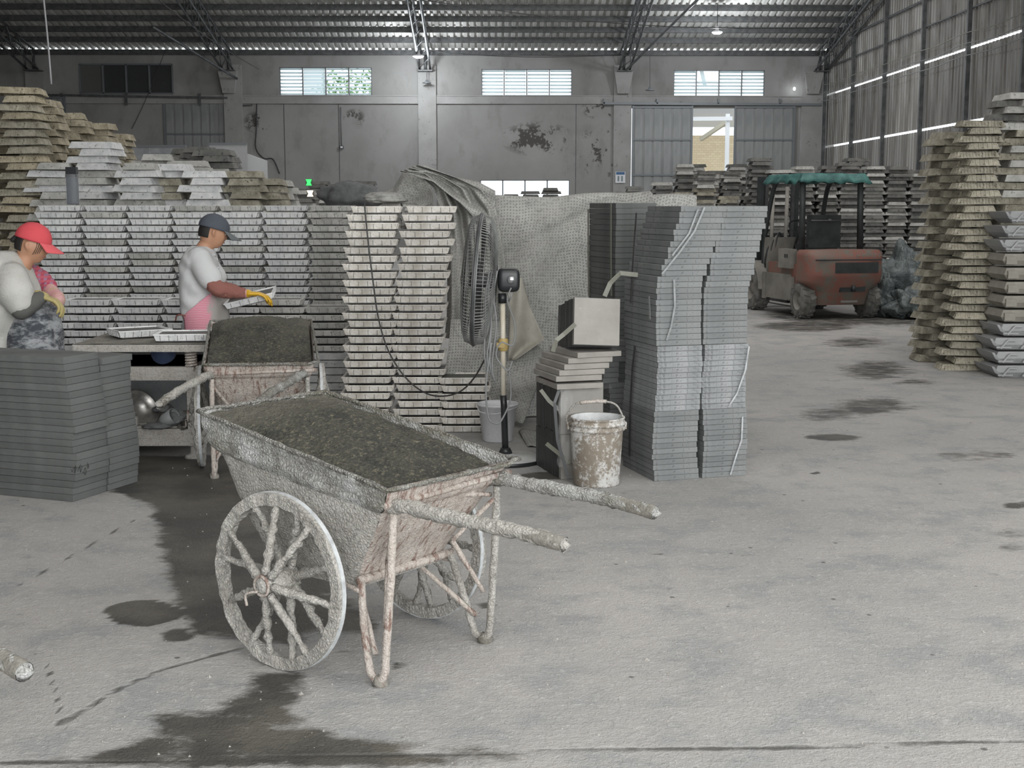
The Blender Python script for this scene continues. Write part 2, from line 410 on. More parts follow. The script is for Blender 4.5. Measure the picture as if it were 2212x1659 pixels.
# loose grit and crumbs of mortar on the floor
mb = MB(); rg = random.Random(3)
for k in range(420):
    px_ = rg.uniform(0, 2212); py_ = rg.uniform(1000, 1650)**1.0
    q = G(px_, py_); r = rg.uniform(0.002, 0.0055)
    if rg.random() < 0.06: r *= 1.8
    vs = [(q.x+r*cos(a)*rg.uniform(.7, 1.2), q.y+r*sin(a)*rg.uniform(.7, 1.2), 0.0) for a in (0, 1.6, 3.1, 4.7)]+[(q.x, q.y, r*1.1)]
    mb.add(vs, [(0, 1, 4), (1, 2, 4), (2, 3, 4), (3, 0, 4)])
tag(mb.build('floor_grit', M['crust']), 'pale crumbs of dried mortar scattered over the concrete floor', 'grit', kind='stuff')

# ================================================================== BACK WALL
WY = 40.7
def WX(px): return AT(px, 445, WY).x
def WZ(py): return AT(1065, py, WY).z
t = NT('rendered_wall')
n1 = t.noise(0.35, 5, 0.6); n2 = t.noise(1.6, 6, 0.65, co=t.scale((1, 1, 0.5))); n3 = t.noise(2.2, 5, 0.75)
c_ = t.mix(t.ramp(n1, [(0.35, 0.0), (0.65, 1.0)]), (0.23, 0.225, 0.215), (0.31, 0.305, 0.295))
c_ = t.mix(t.ramp(n2, [(0.52, 0.0), (0.7, 0.6)]), c_, (0.17, 0.165, 0.155))
# soot and torn patches of render, each at its own place on the wall
sep = t.new('ShaderNodeSeparateXYZ'); t.ln(t.co, sep.inputs[0])
def blot(x, z, rx, rz):
    a = t.math('POWER', t.math('DIVIDE', t.math('SUBTRACT', sep.outputs[0], x), rx), 2)
    b = t.math('POWER', t.math('DIVIDE', t.math('SUBTRACT', sep.outputs[2], z), rz), 2)
    return t.math('SUBTRACT', 1.0, t.math('ADD', a, b), clamp=True)
m_ = None
for bx, bz, rx, rz in ((WX(1160), WZ(300), 1.2, .55), (WX(1300), WZ(330), .9, .9), (WX(560), WZ(265), .45, .35), (WX(768), WZ(255), .35, .3), (WX(1300), WZ(235), .7, .35)):
    b = blot(bx, bz, rx, rz); m_ = b if m_ is None else t.math('MAXIMUM', m_, b)
spot = t.math('MULTIPLY', m_, t.ramp(n3, [(0.52, 0.0), (0.56, 1.0)]))
c_ = t.mix(t.math('MULTIPLY', spot, 1.6, clamp=True), c_, (0.075, 0.07, 0.065))
t.color(c_); t.val('Roughness', 0.95); t.bump(n2, 0.3, 0.03)
M['wall'] = t.mat
M['wall_trim'] = worn('rendered_pillar', (0.25, 0.245, 0.235), (0.32, 0.315, 0.305), (0.17, 0.165, 0.16), 1.2, 8, 0.95, 0.2, flecks=0.38)
WTOP = 6.215
openings = [
 (WX(610), WX(807), WZ(207), WZ(146)), (WX(1041), WX(1234), WZ(210), WZ(149.5)), (WX(1451), WX(1645), WZ(211), WZ(151)),
 (WX(184), WX(382), WZ(203), WZ(140)), (WX(1038), WX(1230), 1.85, WZ(389)), (WX(1360), WX(1712), 0.0, WZ(233)), (WX(360), WX(499), 0.0, WZ(213))]
xe = sorted({-20.0, 10.4} | {o[0] for o in openings} | {o[1] for o in openings}); ze = sorted({0.0, WTOP} | {o[2] for o in openings} | {o[3] for o in openings})
mb = MB()
for i in range(len(xe)-1):
    z0 = None
    for j in range(len(ze)-1):
        cx, cz = (xe[i]+xe[i+1])/2, (ze[j]+ze[j+1])/2
        hole = any(o[0] < cx < o[1] and o[2] < cz < o[3] for o in openings)
        if not hole and z0 is None: z0 = ze[j]
        if (hole or j == len(ze)-2) and z0 is not None:
            z1 = ze[j] if hole else ze[j+1]
            if z1 > z0: mb.box((cx, WY+0.09, (z0+z1)/2), (xe[i+1]-xe[i], 0.18, z1-z0))
            z0 = None
wall = struct(mb.build('wall_back', M['wall']))
# pillars with corbels, tie beam ledge
PIL = [WX(90), WX(511), WX(925), WX(1342), WX(1745)]
for k, x in enumerate(PIL):
    mb = MB(); w = 0.54 if k != 4 else 0.62
    mb.box((x, WY-0.06, 2.9), (w, 0.14, 5.8))
    if k in (1, 3, 4): mb.frustum(4.95, 5.6, 0.34, 0.2, 0.56, 0.42, c=(x+(-.1 if k == 1 else .0), WY-0.18))
    struct(mb.build('trim_%d' % (k+1), M['wall_trim']))
for k, (xa, xb) in enumerate(((-20, PIL[0]), (PIL[0], PIL[1]), (PIL[1], PIL[2]), (PIL[2], PIL[3]), (PIL[3], PIL[4]))):
    mb = MB(); mb.box(((xa+xb)/2, WY-0.035, WZ(216)), (xb-xa-0.54, 0.07, 0.24)); mb.box(((xa+xb)/2, WY-0.045, WZ(207.5)), (xb-xa-0.54, 0.09, 0.03))
    struct(mb.build('trim_%d' % (k+6), M['wall_trim']))
# expansion joints as thin recessed strips
mb = MB()
for px_ in (618, 735, 1243): mb.box((WX(px_), WY-0.003, 2.4), (0.02, 0.006, 4.6))
struct(mb.build('trim_11', M['dark_steel']))

# ------------------------------------------------------------------ windows with louvres
t = NT('frosted_louvre'); n = t.noise(3, 3)
tr = t.new('ShaderNodeBsdfTranslucent'); tr.inputs[0].default_value = (0.86, 0.93, 0.95, 1)
mx = t.new('ShaderNodeMixShader'); mx.inputs[0].default_value = 0.7
t.color(t.mix(n, (0.62, 0.68, 0.68), (0.8, 0.85, 0.86))); t.val('Roughness', 0.25)
t.ln(t.b.outputs[0], mx.inputs[1]); t.ln(tr.outputs[0], mx.inputs[2])
t.ln(mx.outputs[0], [n for n in t.n if n.type == 'OUTPUT_MATERIAL'][0].inputs[0])
M['louvre'] = t.mat
M['alu_frame'] = plain('window_frame_metal', (0.16, 0.17, 0.18), 0.5, 0.3)
def louvre_window(idx, o, shut=False):
    x0, x1, z0, z1 = o; w = (x1-x0)/4
    mb = MB()
    for k in range(5): mb.box((x0+k*w, WY+0.05, (z0+z1)/2), (0.035 if 0 < k < 4 else 0.05, 0.08, z1-z0))
    for z in (z0, z1): mb.box(((x0+x1)/2, WY+0.05, z), (x1-x0+.04, 0.08, 0.04))
    fr = struct(mb.build('window_%d' % idx, M['alu_frame']))
    n = 8; p = (z1-z0)/n
    sm = MB(); sm.box((0, 0, 0), (w-0.05, 0.10, 0.006)); me = sm.mesh('slat', M['black_plastic'] if shut else M['louvre'])
    rg = random.Random(idx)
    for k in range(4):
        for j in range(n):
            if idx == 3 and k == 1 and j in (5, 6, 7): continue
            tilt = radians(80 if shut else (35+rg.uniform(-4, 4)))
            if idx == 1 and k == 1: tilt = radians(78)
            obj('louvre_slat', me, fr, (x0+(k+.5)*w, WY+0.06, z0+(j+.5)*p), (tilt, 0, 0))
    return fr
for k in range(3): louvre_window(k+1, openings[k])
fr3 = bpy.data.objects['window_3']
mb = MB(); mb.box((0, 0, 0), (0.12, 0.006, 0.5)); mb.build('loose_slat', M['louvre'], fr3, (WX(1514), WY+0.02, WZ(168)), (0, radians(-14), 0))
# dark boarded window in the left bay: a frame and four dull panes
x0, x1, z0, z1 = openings[3]; w = (x1-x0)/4
mb = MB()
for k in range(5): mb.box((x0+k*w, WY+0.03, (z0+z1)/2), (0.05, 0.08, z1-z0))
for z in (z0, z1): mb.box(((x0+x1)/2, WY+0.03, z), (x1-x0, 0.08, 0.05))
f4 = struct(mb.build('window_4', M['alu_frame']))
M['soot'] = plain('sooty_board', (0.03, 0.031, 0.032), 0.5)
M['soot2'] = plain('grey_board', (0.10, 0.10, 0.095), 0.7)
for k in range(4):
    mb = MB(); mb.box((0, 0, 0), (w-0.05, 0.03, z1-z0-.05)); mb.build('pane', M['soot2' if k == 0 else 'soot'], f4, (x0+(k+.5)*w, WY+0.06, (z0+z1)/2))
# low window partly hidden by trays
x0, x1, z0, z1 = openings[4]; mb = MB()
for k in range(5): mb.box((x0+k*(x1-x0)/4, WY+0.05, (z0+z1)/2), (0.04, 0.06, z1-z0))
for z in (z0, z1): mb.box(((x0+x1)/2, WY+0.05, z), (x1-x0, 0.06, 0.04))
w5 = struct(mb.build('window_5', M['alu_frame']))
M['glass'] = plain('milky_glass', (0.7, 0.72, 0.72), 0.15)
t = NT('milky_pane'); t.color((0.8, 0.83, 0.84)); t.val('Roughness', 0.3); t.val('Transmission Weight', 0.85); t.val('Alpha', 0.6); M['pane'] = t.mat
for k in range(4):
    mb = MB(); mb.box((0, 0, 0), ((x1-x0)/4-.04, 0.006, z1-z0-.04)); mb.build('pane', M['pane'], w5, (x0+(k+.5)*(x1-x0)/4, WY+0.05, (z0+z1)/2))

# ------------------------------------------------------------------ sliding doors
t = NT('sheet_metal_door'); n1 = t.noise(1.2, 5, 0.6, co=t.scale((3, 1, .6)))
t.color(t.ramp(n1, [(0.35, (0.20, 0.205, 0.205)), (0.65, (0.30, 0.305, 0.30))])); t.val('Roughness', 0.6); t.val('Metallic', 0.15); M['door'] = t.mat
def door_leaf(idx, xa, xb, ztop, y, darker=False, n=None):
    mb = MB(); W_ = xb-xa
    for x in (xa+.03, xb-.03): mb.box((x, y, ztop/2), (0.06, 0.05, ztop))
    for z in (0.06, ztop*0.55, ztop*0.78, ztop-.04): mb.box(((xa+xb)/2, y-.012, z), (W_, 0.05, 0.05))
    d = struct(mb.build('door_%d' % idx, M['alu_frame']))
    n = n or max(3, round(W_/0.30)); pw = (W_-.1)/n
    pm = MB(); pm.box((0, 0.01, 0), (pw+.004, 0.02, ztop-.04)); pm.box((0, -.012, 0), (pw*.72, 0.024, ztop-.1))
    me = pm.mesh('panel', M['door'])
    for k in range(n): obj('panel', me, d, (xa+.05+(k+.5)*pw, y+.02, ztop/2))
    return d
zt = WZ(229)
door_leaf(1, WX(1362), WX(1492), zt, WY-0.14)
door_leaf(2, WX(1580), WX(1710), zt, WY-0.14)
door_leaf(3, WX(360), WX(499), WZ(213), WY-0.02)
door_leaf(4, WX(120), WX(154), WZ(210), WY-0.14, n=2)
mb = MB(); mb.bar((WX(1300), WY-.17, WZ(224)), (WX(1765), WY-.17, WZ(226)), 0.06, 0.07)
for px_ in (1302, 1415, 1545, 1676): mb.box((WX(px_), WY-.15, WZ(219)), (0.04, 0.1, 0.16))
struct(mb.build('trim_12', M['alu_frame']))
mb = MB(); mb.bar((WX(0), WY-.12, WZ(205)), (WX(500), WY-.12, WZ(213)), 0.05, 0.06)
for px_ in (70, 145, 283, 440): mb.box((WX(px_), WY-.1, WZ(216)), (0.07, 0.08, 0.35))
struct(mb.build('trim_13', M['dark_steel']))

# ------------------------------------------------------------------ the yard outside the open door
t = NT('cream_brick_wall'); br = t.new('ShaderNodeTexBrick'); t.ln(t.scale((1, 1, 1)), br.inputs[0])
mp = t.new('ShaderNodeCombineXYZ'); sp = t.new('ShaderNodeSeparateXYZ'); t.ln(t.co, sp.inputs[0]); t.ln(sp.outputs[0], mp.inputs[0]); t.ln(sp.outputs[2], mp.inputs[1])
t.ln(mp.outputs[0], br.inputs[0]); br.inputs['Scale'].default_value = 3.0; br.inputs['Mortar Size'].default_value = 0.012
br.inputs['Color1'].default_value = (0.62, 0.50, 0.33, 1); br.inputs['Color2'].default_value = (0.68, 0.57, 0.39, 1); br.inputs['Mortar'].default_value = (0.42, 0.36, 0.26, 1)
t.color(br.outputs[0]); t.val('Roughness', 0.9); M['brick'] = t.mat
YB = 48.0
def OX(px): return AT(px, 445, YB).x
def OZ(py): return AT(1065, py, YB).z
mb = MB(); mb.box(((OX(1380)+OX(1700))/2, YB+.1, OZ(292)/2), (OX(1700)-OX(1380), 0.2, OZ(292)))
tag(mb.build('brick_wall', M['brick']), 'cream brick yard wall seen through the open sliding door', 'wall')
M['white_steel'] = plain('white_painted_steel', (0.72, 0.73, 0.74), 0.5)
can = thing('canopy', 'white corrugated canopy over the yard outside the door', 'canopy', (0, 0, 0))
mb = MB()
xa, xb = OX(1380), OX(1700)
def canf(u, v):
    x = xa+(xb-xa)*u; Y = 46.0+4.5*v
    return (x, Y, OZ(240)+.35-0.17*(Y-46)+(0.03 if int(v*40) % 2 else 0))
mb.grid(canf, 2, 40, smooth=False); mb.build('roof_sheet', M['white_steel'], can)
mb = MB(); mb.box((AT(1571, 300, 45.5).x, 45.5, 2.35), (0.13, 0.13, 4.7)); mb.build('post', M['white_steel'], can)
mb = MB(); mb.bar(AT(1514, 301, 47.5), AT(1572, 262, 45.5), 0.09, 0.14); mb.build('rafter', plain('cream_steel', (0.5, 0.47, 0.38), .6), can)
mb = MB(); mb.bar(AT(1490, 257, 45.4), AT(1582, 256, 45.4), 0.08, 0.13); mb.build('gutter', M['white_steel'], can)
# ground outside and tree behind the first window
mb = MB(); mb.box((0, 52, -0.06), (60, 22, 0.1)); struct(mb.build('ground_outside', M['wall_trim']))
M['leaf'] = plain('tree_leaves', (0.12, 0.25, 0.07), 0.6)
tr_ = thing('tree', 'leafy tree outside the leftmost bright window', 'tree', (AT(760, 300, 52).x, 52, 0))
mb = MB(); mb.tube(path([(0, 0, 0), (.1, 0, 1.8), (0, .1, 3.6), (.1, 0, 5)], 4), [.16]*5+[.12]*4+[.08]*4, 8, rough=.2, rs=4); mb.build('trunk', M['crust_dark'], tr_)
mb = MB(); rg = random.Random(5)
for k in range(1500):
    a = rg.uniform(0, 2*pi); b = rg.uniform(-1, 1); r = rg.random()**0.4*1.7
    c = Vector((r*cos(a)*sqrt(1-b*b)*1.1, r*sin(a)*sqrt(1-b*b), 5.3+r*b*.95))
    d1 = Vector((rg.uniform(-1, 1), rg.uniform(-1, 1), rg.uniform(-1, 1))).normalized()*.1; d2 = d1.orthogonal().normalized()*.05
    mb.add([c-d1, c+d2, c+d1, c-d2], [(0, 1, 2, 3)])
o = mb.build('leaves', M['leaf'], tr_); o['kind'] = 'stuff'

# ================================================================== RIGHT WALL of corrugated sheets
RX = 10.12
t = NT('galvanised_sheet_weathered')
st = t.scale((1, 1, 0.13)); n1 = t.noise(2.0, 5, 0.6, co=st); n2 = t.noise(9, 5, 0.7, co=t.scale((1, 1, .35)))
c_ = t.mix(t.ramp(n1, [(0.40, 0.0), (0.60, 1.0)]), (0.22, 0.20, 0.17), (0.62, 0.61, 0.585))
c_ = t.mix(t.ramp(n2, [(0.6, 0.0), (0.75, 0.6)]), c_, (0.17, 0.145, 0.115))
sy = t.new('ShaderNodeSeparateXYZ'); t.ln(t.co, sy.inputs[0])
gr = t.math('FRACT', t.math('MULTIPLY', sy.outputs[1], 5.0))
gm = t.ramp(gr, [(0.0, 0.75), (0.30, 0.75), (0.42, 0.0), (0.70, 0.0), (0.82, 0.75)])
c_ = t.mix(gm, c_, (0.07, 0.062, 0.052))      # groove shade painted into the sheet colour as dark stripes
r = t.rand(); hs = t.new('ShaderNodeHueSaturation'); t.ln(c_, hs.inputs['Color']); t.ln(t.math('ADD', t.math('MULTIPLY', r, .5), .7), hs.inputs['Value'])
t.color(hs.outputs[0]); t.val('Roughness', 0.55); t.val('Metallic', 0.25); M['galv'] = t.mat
def corr_mesh(name, width, length, period, amp, mat, axis):
    """trapezoid profile running along 'length'"""
    mb = MB(); prof = []; n = round(width/period)
    for k in range(n):
        b = k*period
        prof += [(b, 0), (b+period*.30, 0), (b+period*.42, amp), (b+period*.68, amp), (b+period*.80, 0)]
    prof.append((width, 0))
    vs = []; 
    for e in (0, length):
        for a, h in prof:
            vs.append((h, a, e) if axis == 'wall' else (a, e, h))
    m = len(prof); fs = [(i, i+1, m+i+1, m+i) for i in range(m-1)]
    mb.add(vs, fs); return mb.mesh(name, mat)
def roofz(Y): return 6.33+0.2*(40.7-Y)
wr = struct(obj('wall_right', None, None, (0, 0, 0)))
bands = [(0.0, 3.35), (3.41, 4.90), (4.955, 10.3)]
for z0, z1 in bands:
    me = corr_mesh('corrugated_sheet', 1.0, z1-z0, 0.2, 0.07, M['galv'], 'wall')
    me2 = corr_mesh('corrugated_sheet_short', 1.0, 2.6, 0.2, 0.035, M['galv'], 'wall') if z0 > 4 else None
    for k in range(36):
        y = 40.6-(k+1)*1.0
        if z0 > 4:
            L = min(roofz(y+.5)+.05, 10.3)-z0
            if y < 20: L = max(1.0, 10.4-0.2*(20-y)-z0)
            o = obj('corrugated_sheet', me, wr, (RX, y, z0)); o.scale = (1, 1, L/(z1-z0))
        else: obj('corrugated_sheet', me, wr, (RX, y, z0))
posts = thing('wall_frame', 'dark steel posts and rails carrying the corrugated right wall', 'frame', (RX-.12, 28, 0))
posts.location = (0, 0, 0)
for k in range(10):
    y = 40.35-k*3.0 if k else 40.45
    mb = MB(); h_ = min(roofz(y), 10)-.25; mb.box((0, 0, h_/2), (0.09, 0.085, h_)); mb.build('post', M['dark_steel'], posts, (RX-.1, y, 0))
for z in (5.72, 6.35, 7.4): 
    mb = MB(); y1 = {5.72: 40.4, 6.35: 38, 7.4: 34}[z]; mb.tube([(RX-.06, y1, z), (RX-.06, 12, z)], 0.028 if z > 6 else .022, 6); mb.build('rail', M['truss_steel'], posts)
# slack wires strung along that wall
for k, (z, s, y0) in enumerate(((5.2, .10, 40.3), (4.98, .14, 40.2), (4.72, .08, 40.2))):
    pts = []
    for i in range(13):
        y = 40.3-i*1.7; pts.append((RX-.2-.02*k, y, z-s*abs(sin(i*pi/1.76))*.6))
    mb = MB(); mb.tube(path(pts, 4), 0.011, 5); tag(mb.build('wire', M['strap' if k == 0 else 'cable_grey']), ('thin yellowish wire strung highest along the corrugated wall', 'grey wire running just above the upper light strip', 'lowest grey wire strung under the upper light strip')[k], 'wire')

# ================================================================== ROOF
t = NT('roof_sheet_galvanised'); n1 = t.noise(1.5, 5, .6, co=t.scale((2, .5, 1)))
c_ = t.ramp(n1, [(0.35, (0.48, 0.47, 0.44)), (0.65, (0.72, 0.71, 0.68))]); t.color(c_); t.val('Roughness', 0.45); t.val('Metallic', 0.2); M['roof'] = t.mat
ceil = struct(obj('ceiling', None, None, (0, 0, 0)))
ang = atan(0.2); L = (40.80-20)/cos(ang)
me = corr_mesh('roof_sheet', 1.0, L, 0.2, 0.055, M['roof'], 'roof')
for k in range(31): obj('roof_sheet', me, ceil, (10.4-(k+1)*1.0, 40.80, roofz(40.80)-.045), (-ang, 0, 0)).scale = (1, -1, 1)
for k in range(31):
    o = obj('roof_sheet', me, ceil, (10.4-(k+1)*1.0, -2.2, 10.43-0.2*22.2), (ang, 0, 0)); o.scale = (1, 22.2/20.8, 1)
pm = MB(); pm.box((-4.8, 0, 0), (30.4, 0.05, 0.15)); pm.box((-4.8, .04, -.068), (30.4, 0.07, 0.014)); pme = pm.mesh('purlin', M['dark_steel'])
for k in range(24):
    y = 40.55-k*0.9; obj('purlin', pme, ceil, (0, y, roofz(y)-.045-.08-(.075 if k == 0 else 0)))
# wall plate under the eave
# trusses
def truss(x, label):
    tr = thing('roof_truss', label, 'truss', (x, 40.4, 0), 0, None)
    def top(y): return roofz(y)-.26
    def bot(y): return 5.62+0.212*(40.4-y) if y > 30 else 5.62+.212*10.4+.17*(30-y)
    def p(dx, y, z): return (dx, y-40.4, z)
    ya, yb = 40.35, 20.2
    for dx in (-.16, .16):
        mb = MB(); mb.tube([p(dx, y, bot(y)) for y in (40.3, 35, 30, 25, 20.2)], 0.032, 8); mb.build('lower_chord', M['truss_steel'], tr)
    for dx in (-.12, .12):
        mb = MB(); mb.tube([p(dx, y, top(y)) for y in (40.5, 35, 30, 25, 20.2)], 0.032, 8); mb.build('upper_chord', M['truss_steel'], tr)
    wm = MB(); y = 40.2; k = 0
    while y > 21:
        for dx, sg in ((-.16, -1), (.16, 1)):
            a = p(dx, y, bot(y)); b = p(.12*sg, y-.45, top(y-.45)); c = p(dx, y-.9, bot(y-.9))
            wm.tube([a, b], 0.012, 5); wm.tube([b, c], 0.012, 5)
        wm.tube([p(-.16, y, bot(y)), p(.16, y-.9, bot(y-.9))], 0.01, 5)
        y -= .9; k += 1
    o = wm.build('web_rods', M['truss_steel'], tr); o['kind'] = 'stuff'
    mb = MB(); mb.box((0, -.0, 5.6), (0.44, 0.5, 0.03)); mb.tube([(0, .05, 5.6), (0, .05, 6.05)], .04, 8); mb.build('foot_plate', M['dark_steel'], tr)
    return tr
truss(PIL[0]+.05, 'dark steel roof truss at the far left of the hall')
truss(WX(505), 'steel roof truss left of the louvred windows')
truss(WX(922), 'steel roof truss between the first two bright windows, beside a lamp')
truss(WX(1343), 'steel roof truss left of the open sliding door')
truss(WX(1758), 'steel roof truss against the corrugated right wall')
def rod(a, b, r, name, label, cat, mat='truss_steel', bow=0):
    pts = sub(a, b, 10)
    if bow: pts = [q+Vector((0, 0, -bow*sin(pi*i/10))) for i, q in enumerate(pts)]
    mb = MB(); mb.tube(pts, r, 6); return tag(mb.build(name, M[mat]), label, cat)
rod(AT(512, 170, 40.3), AT(330, 58, 36.2), .035, 'brace', 'slanting brace tube running down to the left louvred window pillar', 'brace')
rod(AT(1352, 152, 40.2), AT(1512, -6, 33.2), .035, 'brace', 'slanting brace tube rising right from the truss beside the sliding door', 'brace')
rod(AT(925, 2, 34), AT(1790, 60, 36), .012, 'stay_wire', 'sagging wire under the roof between the right trusses', 'wire', 'cable_dark', .25)
rod(AT(920, 110, 39.5), AT(1343, 118, 39.5), .010, 'stay_wire', 'thin wire under the eave between the middle trusses', 'wire', 'cable_dark', .12)
rod(AT(330, -10, 30), AT(560, 150, 38), .010, 'stay_wire', 'thin wire crossing the dark left bay under the roof', 'wire', 'cable_dark', .1)
rod(AT(357, 108, 40.4), AT(285, 278, 40.62), .010, 'stay_wire', 'dark wire hanging slanted across the unlit left wall', 'wire', 'cable_dark', .1)

# outer walls that close the hall out of view
mb = MB(); mb.box((-20.1, 18.4, 5.2), (0.2, 45, 10.4)); struct(mb.build('wall_left', M['wall']))
mb = MB()
mb.box((-12.5, -3.8, 3.2), (15, 0.2, 6.4)); mb.box((2.7, -3.8, 5.9), (15.4, 0.2, 1.0))
struct(mb.build('wall_front', M['wall']))

# ------------------------------------------------------------------ lamps
def emit(name, c, s):
    m = bpy.data.materials.new(name); m.use_nodes = True; b = m.node_tree.nodes['Principled BSDF']
    b.inputs['Base Color'].default_value = (*c, 1); b.inputs['Emission Color'].default_value = (*c, 1); b.inputs['Emission Strength'].default_value = s; return m
M['led'] = emit('lit_led_disc', (0.92, 0.96, 1.0), 40)
def lamp(px, py, Y, label, power, r=0.13):
    c = AT(px, py, Y); zr = roofz(Y)-.18
    t_ = thing('hanging_lamp', label, 'lamp', (c.x, c.y, c.z))
    mb = MB(); mb.tube([(0, 0, .1), (0, 0, max(.15, zr-c.z))], 0.008, 5); mb.build('cord', M['cable_dark'], t_)
    mb = MB(); mb.lathe([(0.0, .16), (.04, .16), (.05, .06), (r*.9, .03), (r, 0.0)], 20); mb.build('shade', M['white_plastic'], t_)
    mb = MB(); mb.lathe([(0.0, -.05), (r*.6, -.04), (r*.9, -.01), (r*.9, .01)], 20); mb.build('bulb', M['led'], t_)
    d = bpy.data.lights.new('lamp_light', 'POINT'); d.energy = power; d.shadow_soft_size = 0.12; d.color = (.9, .95, 1)
    o = bpy.data.objects.new('lamp_light', d); COL.objects.link(o); o.parent = t_; o.location = (0, 0, -.42)
lamp(904, 122, 38.8, 'bright hanging lamp beside the truss between the left two bright windows', 210, .16)
lamp(1549, 70, 36.5, 'bright hanging lamp high above the open sliding door', 210, .14)
c = AT(1716, 192, 40.45); mb = MB(); mb.lathe([(0, -.05), (.025, -.03), (.035, 0), (.025, .04), (0, .05)], 12, M=Matrix.Translation(c)); tag(mb.build('wall_lamp', M['led']), 'small lit bulb on the wall near the right corner', 'lamp')
# pendant fittings without light
def pendant(px, py0, py1, Y, label, mat='cable_dark', r=.009, head=True, dx=0):
    a = AT(px, py0, Y); b = AT(px+dx, py1, Y)
    t_ = thing('pendant_cord', label, 'cord', b)
    mb = MB(); mb.tube(path([(a.x-b.x, 0, a.z-b.z), ((a.x-b.x)*.4, 0, (a.z-b.z)*.5), (0, 0, 0)], 5), r, 6); mb.build('cord', M[mat], t_)
    if head: mb = MB(); mb.lathe([(0, .06), (.03, .05), (.045, 0), (.13, -.03), (.13, -.05), (0, -.05)], 14); mb.build('lamp_holder', M['alu_frame'], t_)
pendant(92, -25, 182, 24, 'long pale cord hanging from the roof at the upper left', 'white_plastic', .016, False, 19)
pendant(1404, 96, 192, 38.5, 'unlit pendant lamp hanging right of the middle bright window')
pendant(922, 150, 176, 40.2, 'unlit fitting hanging on the pillar below the left hanging lamp')
# cables and boxes on the back wall
mb = MB(); w_ = WY-.02
mb.tube(path([AT(600, 206, w_), AT(558, 212, w_), AT(555, 232, w_), AT(554, 280, w_), AT(553, 320, w_), AT(570, 342, w_), AT(590, 344, w_), AT(604, 375, w_)], 5), .018, 6)
tag(mb.build('wall_cable', M['cable_dark']), 'dark cable running down the wall left of the first bright window', 'cable')
mb = MB(); mb.tube([AT(512, 212, w_), AT(543, 212, w_), AT(544, 228, w_), AT(514, 229, w_)], .02, 6); tag(mb.build('wall_pipe', M['dark_steel']), 'bent dark pipe loop on the pillar left of the first window', 'pipe')
bx = thing('socket_box', 'small dark socket box on the wall below the first bright window', 'socket', AT(738, 318, WY-.05))
mb = MB(); mb.box((0, 0, 0), (.12, .05, .09)); mb.build('box', M['dark_steel'], bx); mb = MB(); mb.box((0, -.03, 0), (.07, .02, .05)); mb.build('cover', M['white_plastic'], bx)
mb = MB(); mb.tube([(0, .02, .04), (0, .02, 1.2)], .012, 5); mb.build('conduit', M['alu_frame'], bx)
sg = thing('wall_sign', 'small blue and white notice on the pillar left of the sliding door', 'sign', AT(1340, 383, WY-.16))
mb = MB(); mb.box((0, 0, 0), (.30, .02, .34)); mb.build('board', M['white_plastic'], sg)
mb = MB(); mb.box((0, -.012, .12), (.26, .006, .08)); mb.build('heading', plain('blue_print', (0.03, 0.10, 0.22), .5), sg)
mb = MB(); mb.box((-.06, -.012, -.04), (.05, .006, .16)); mb.box((.05, -.012, -.04), (.05, .006, .16)); mb.build('print', plain('grey_print', (0.15, 0.2, 0.22), .5), sg)
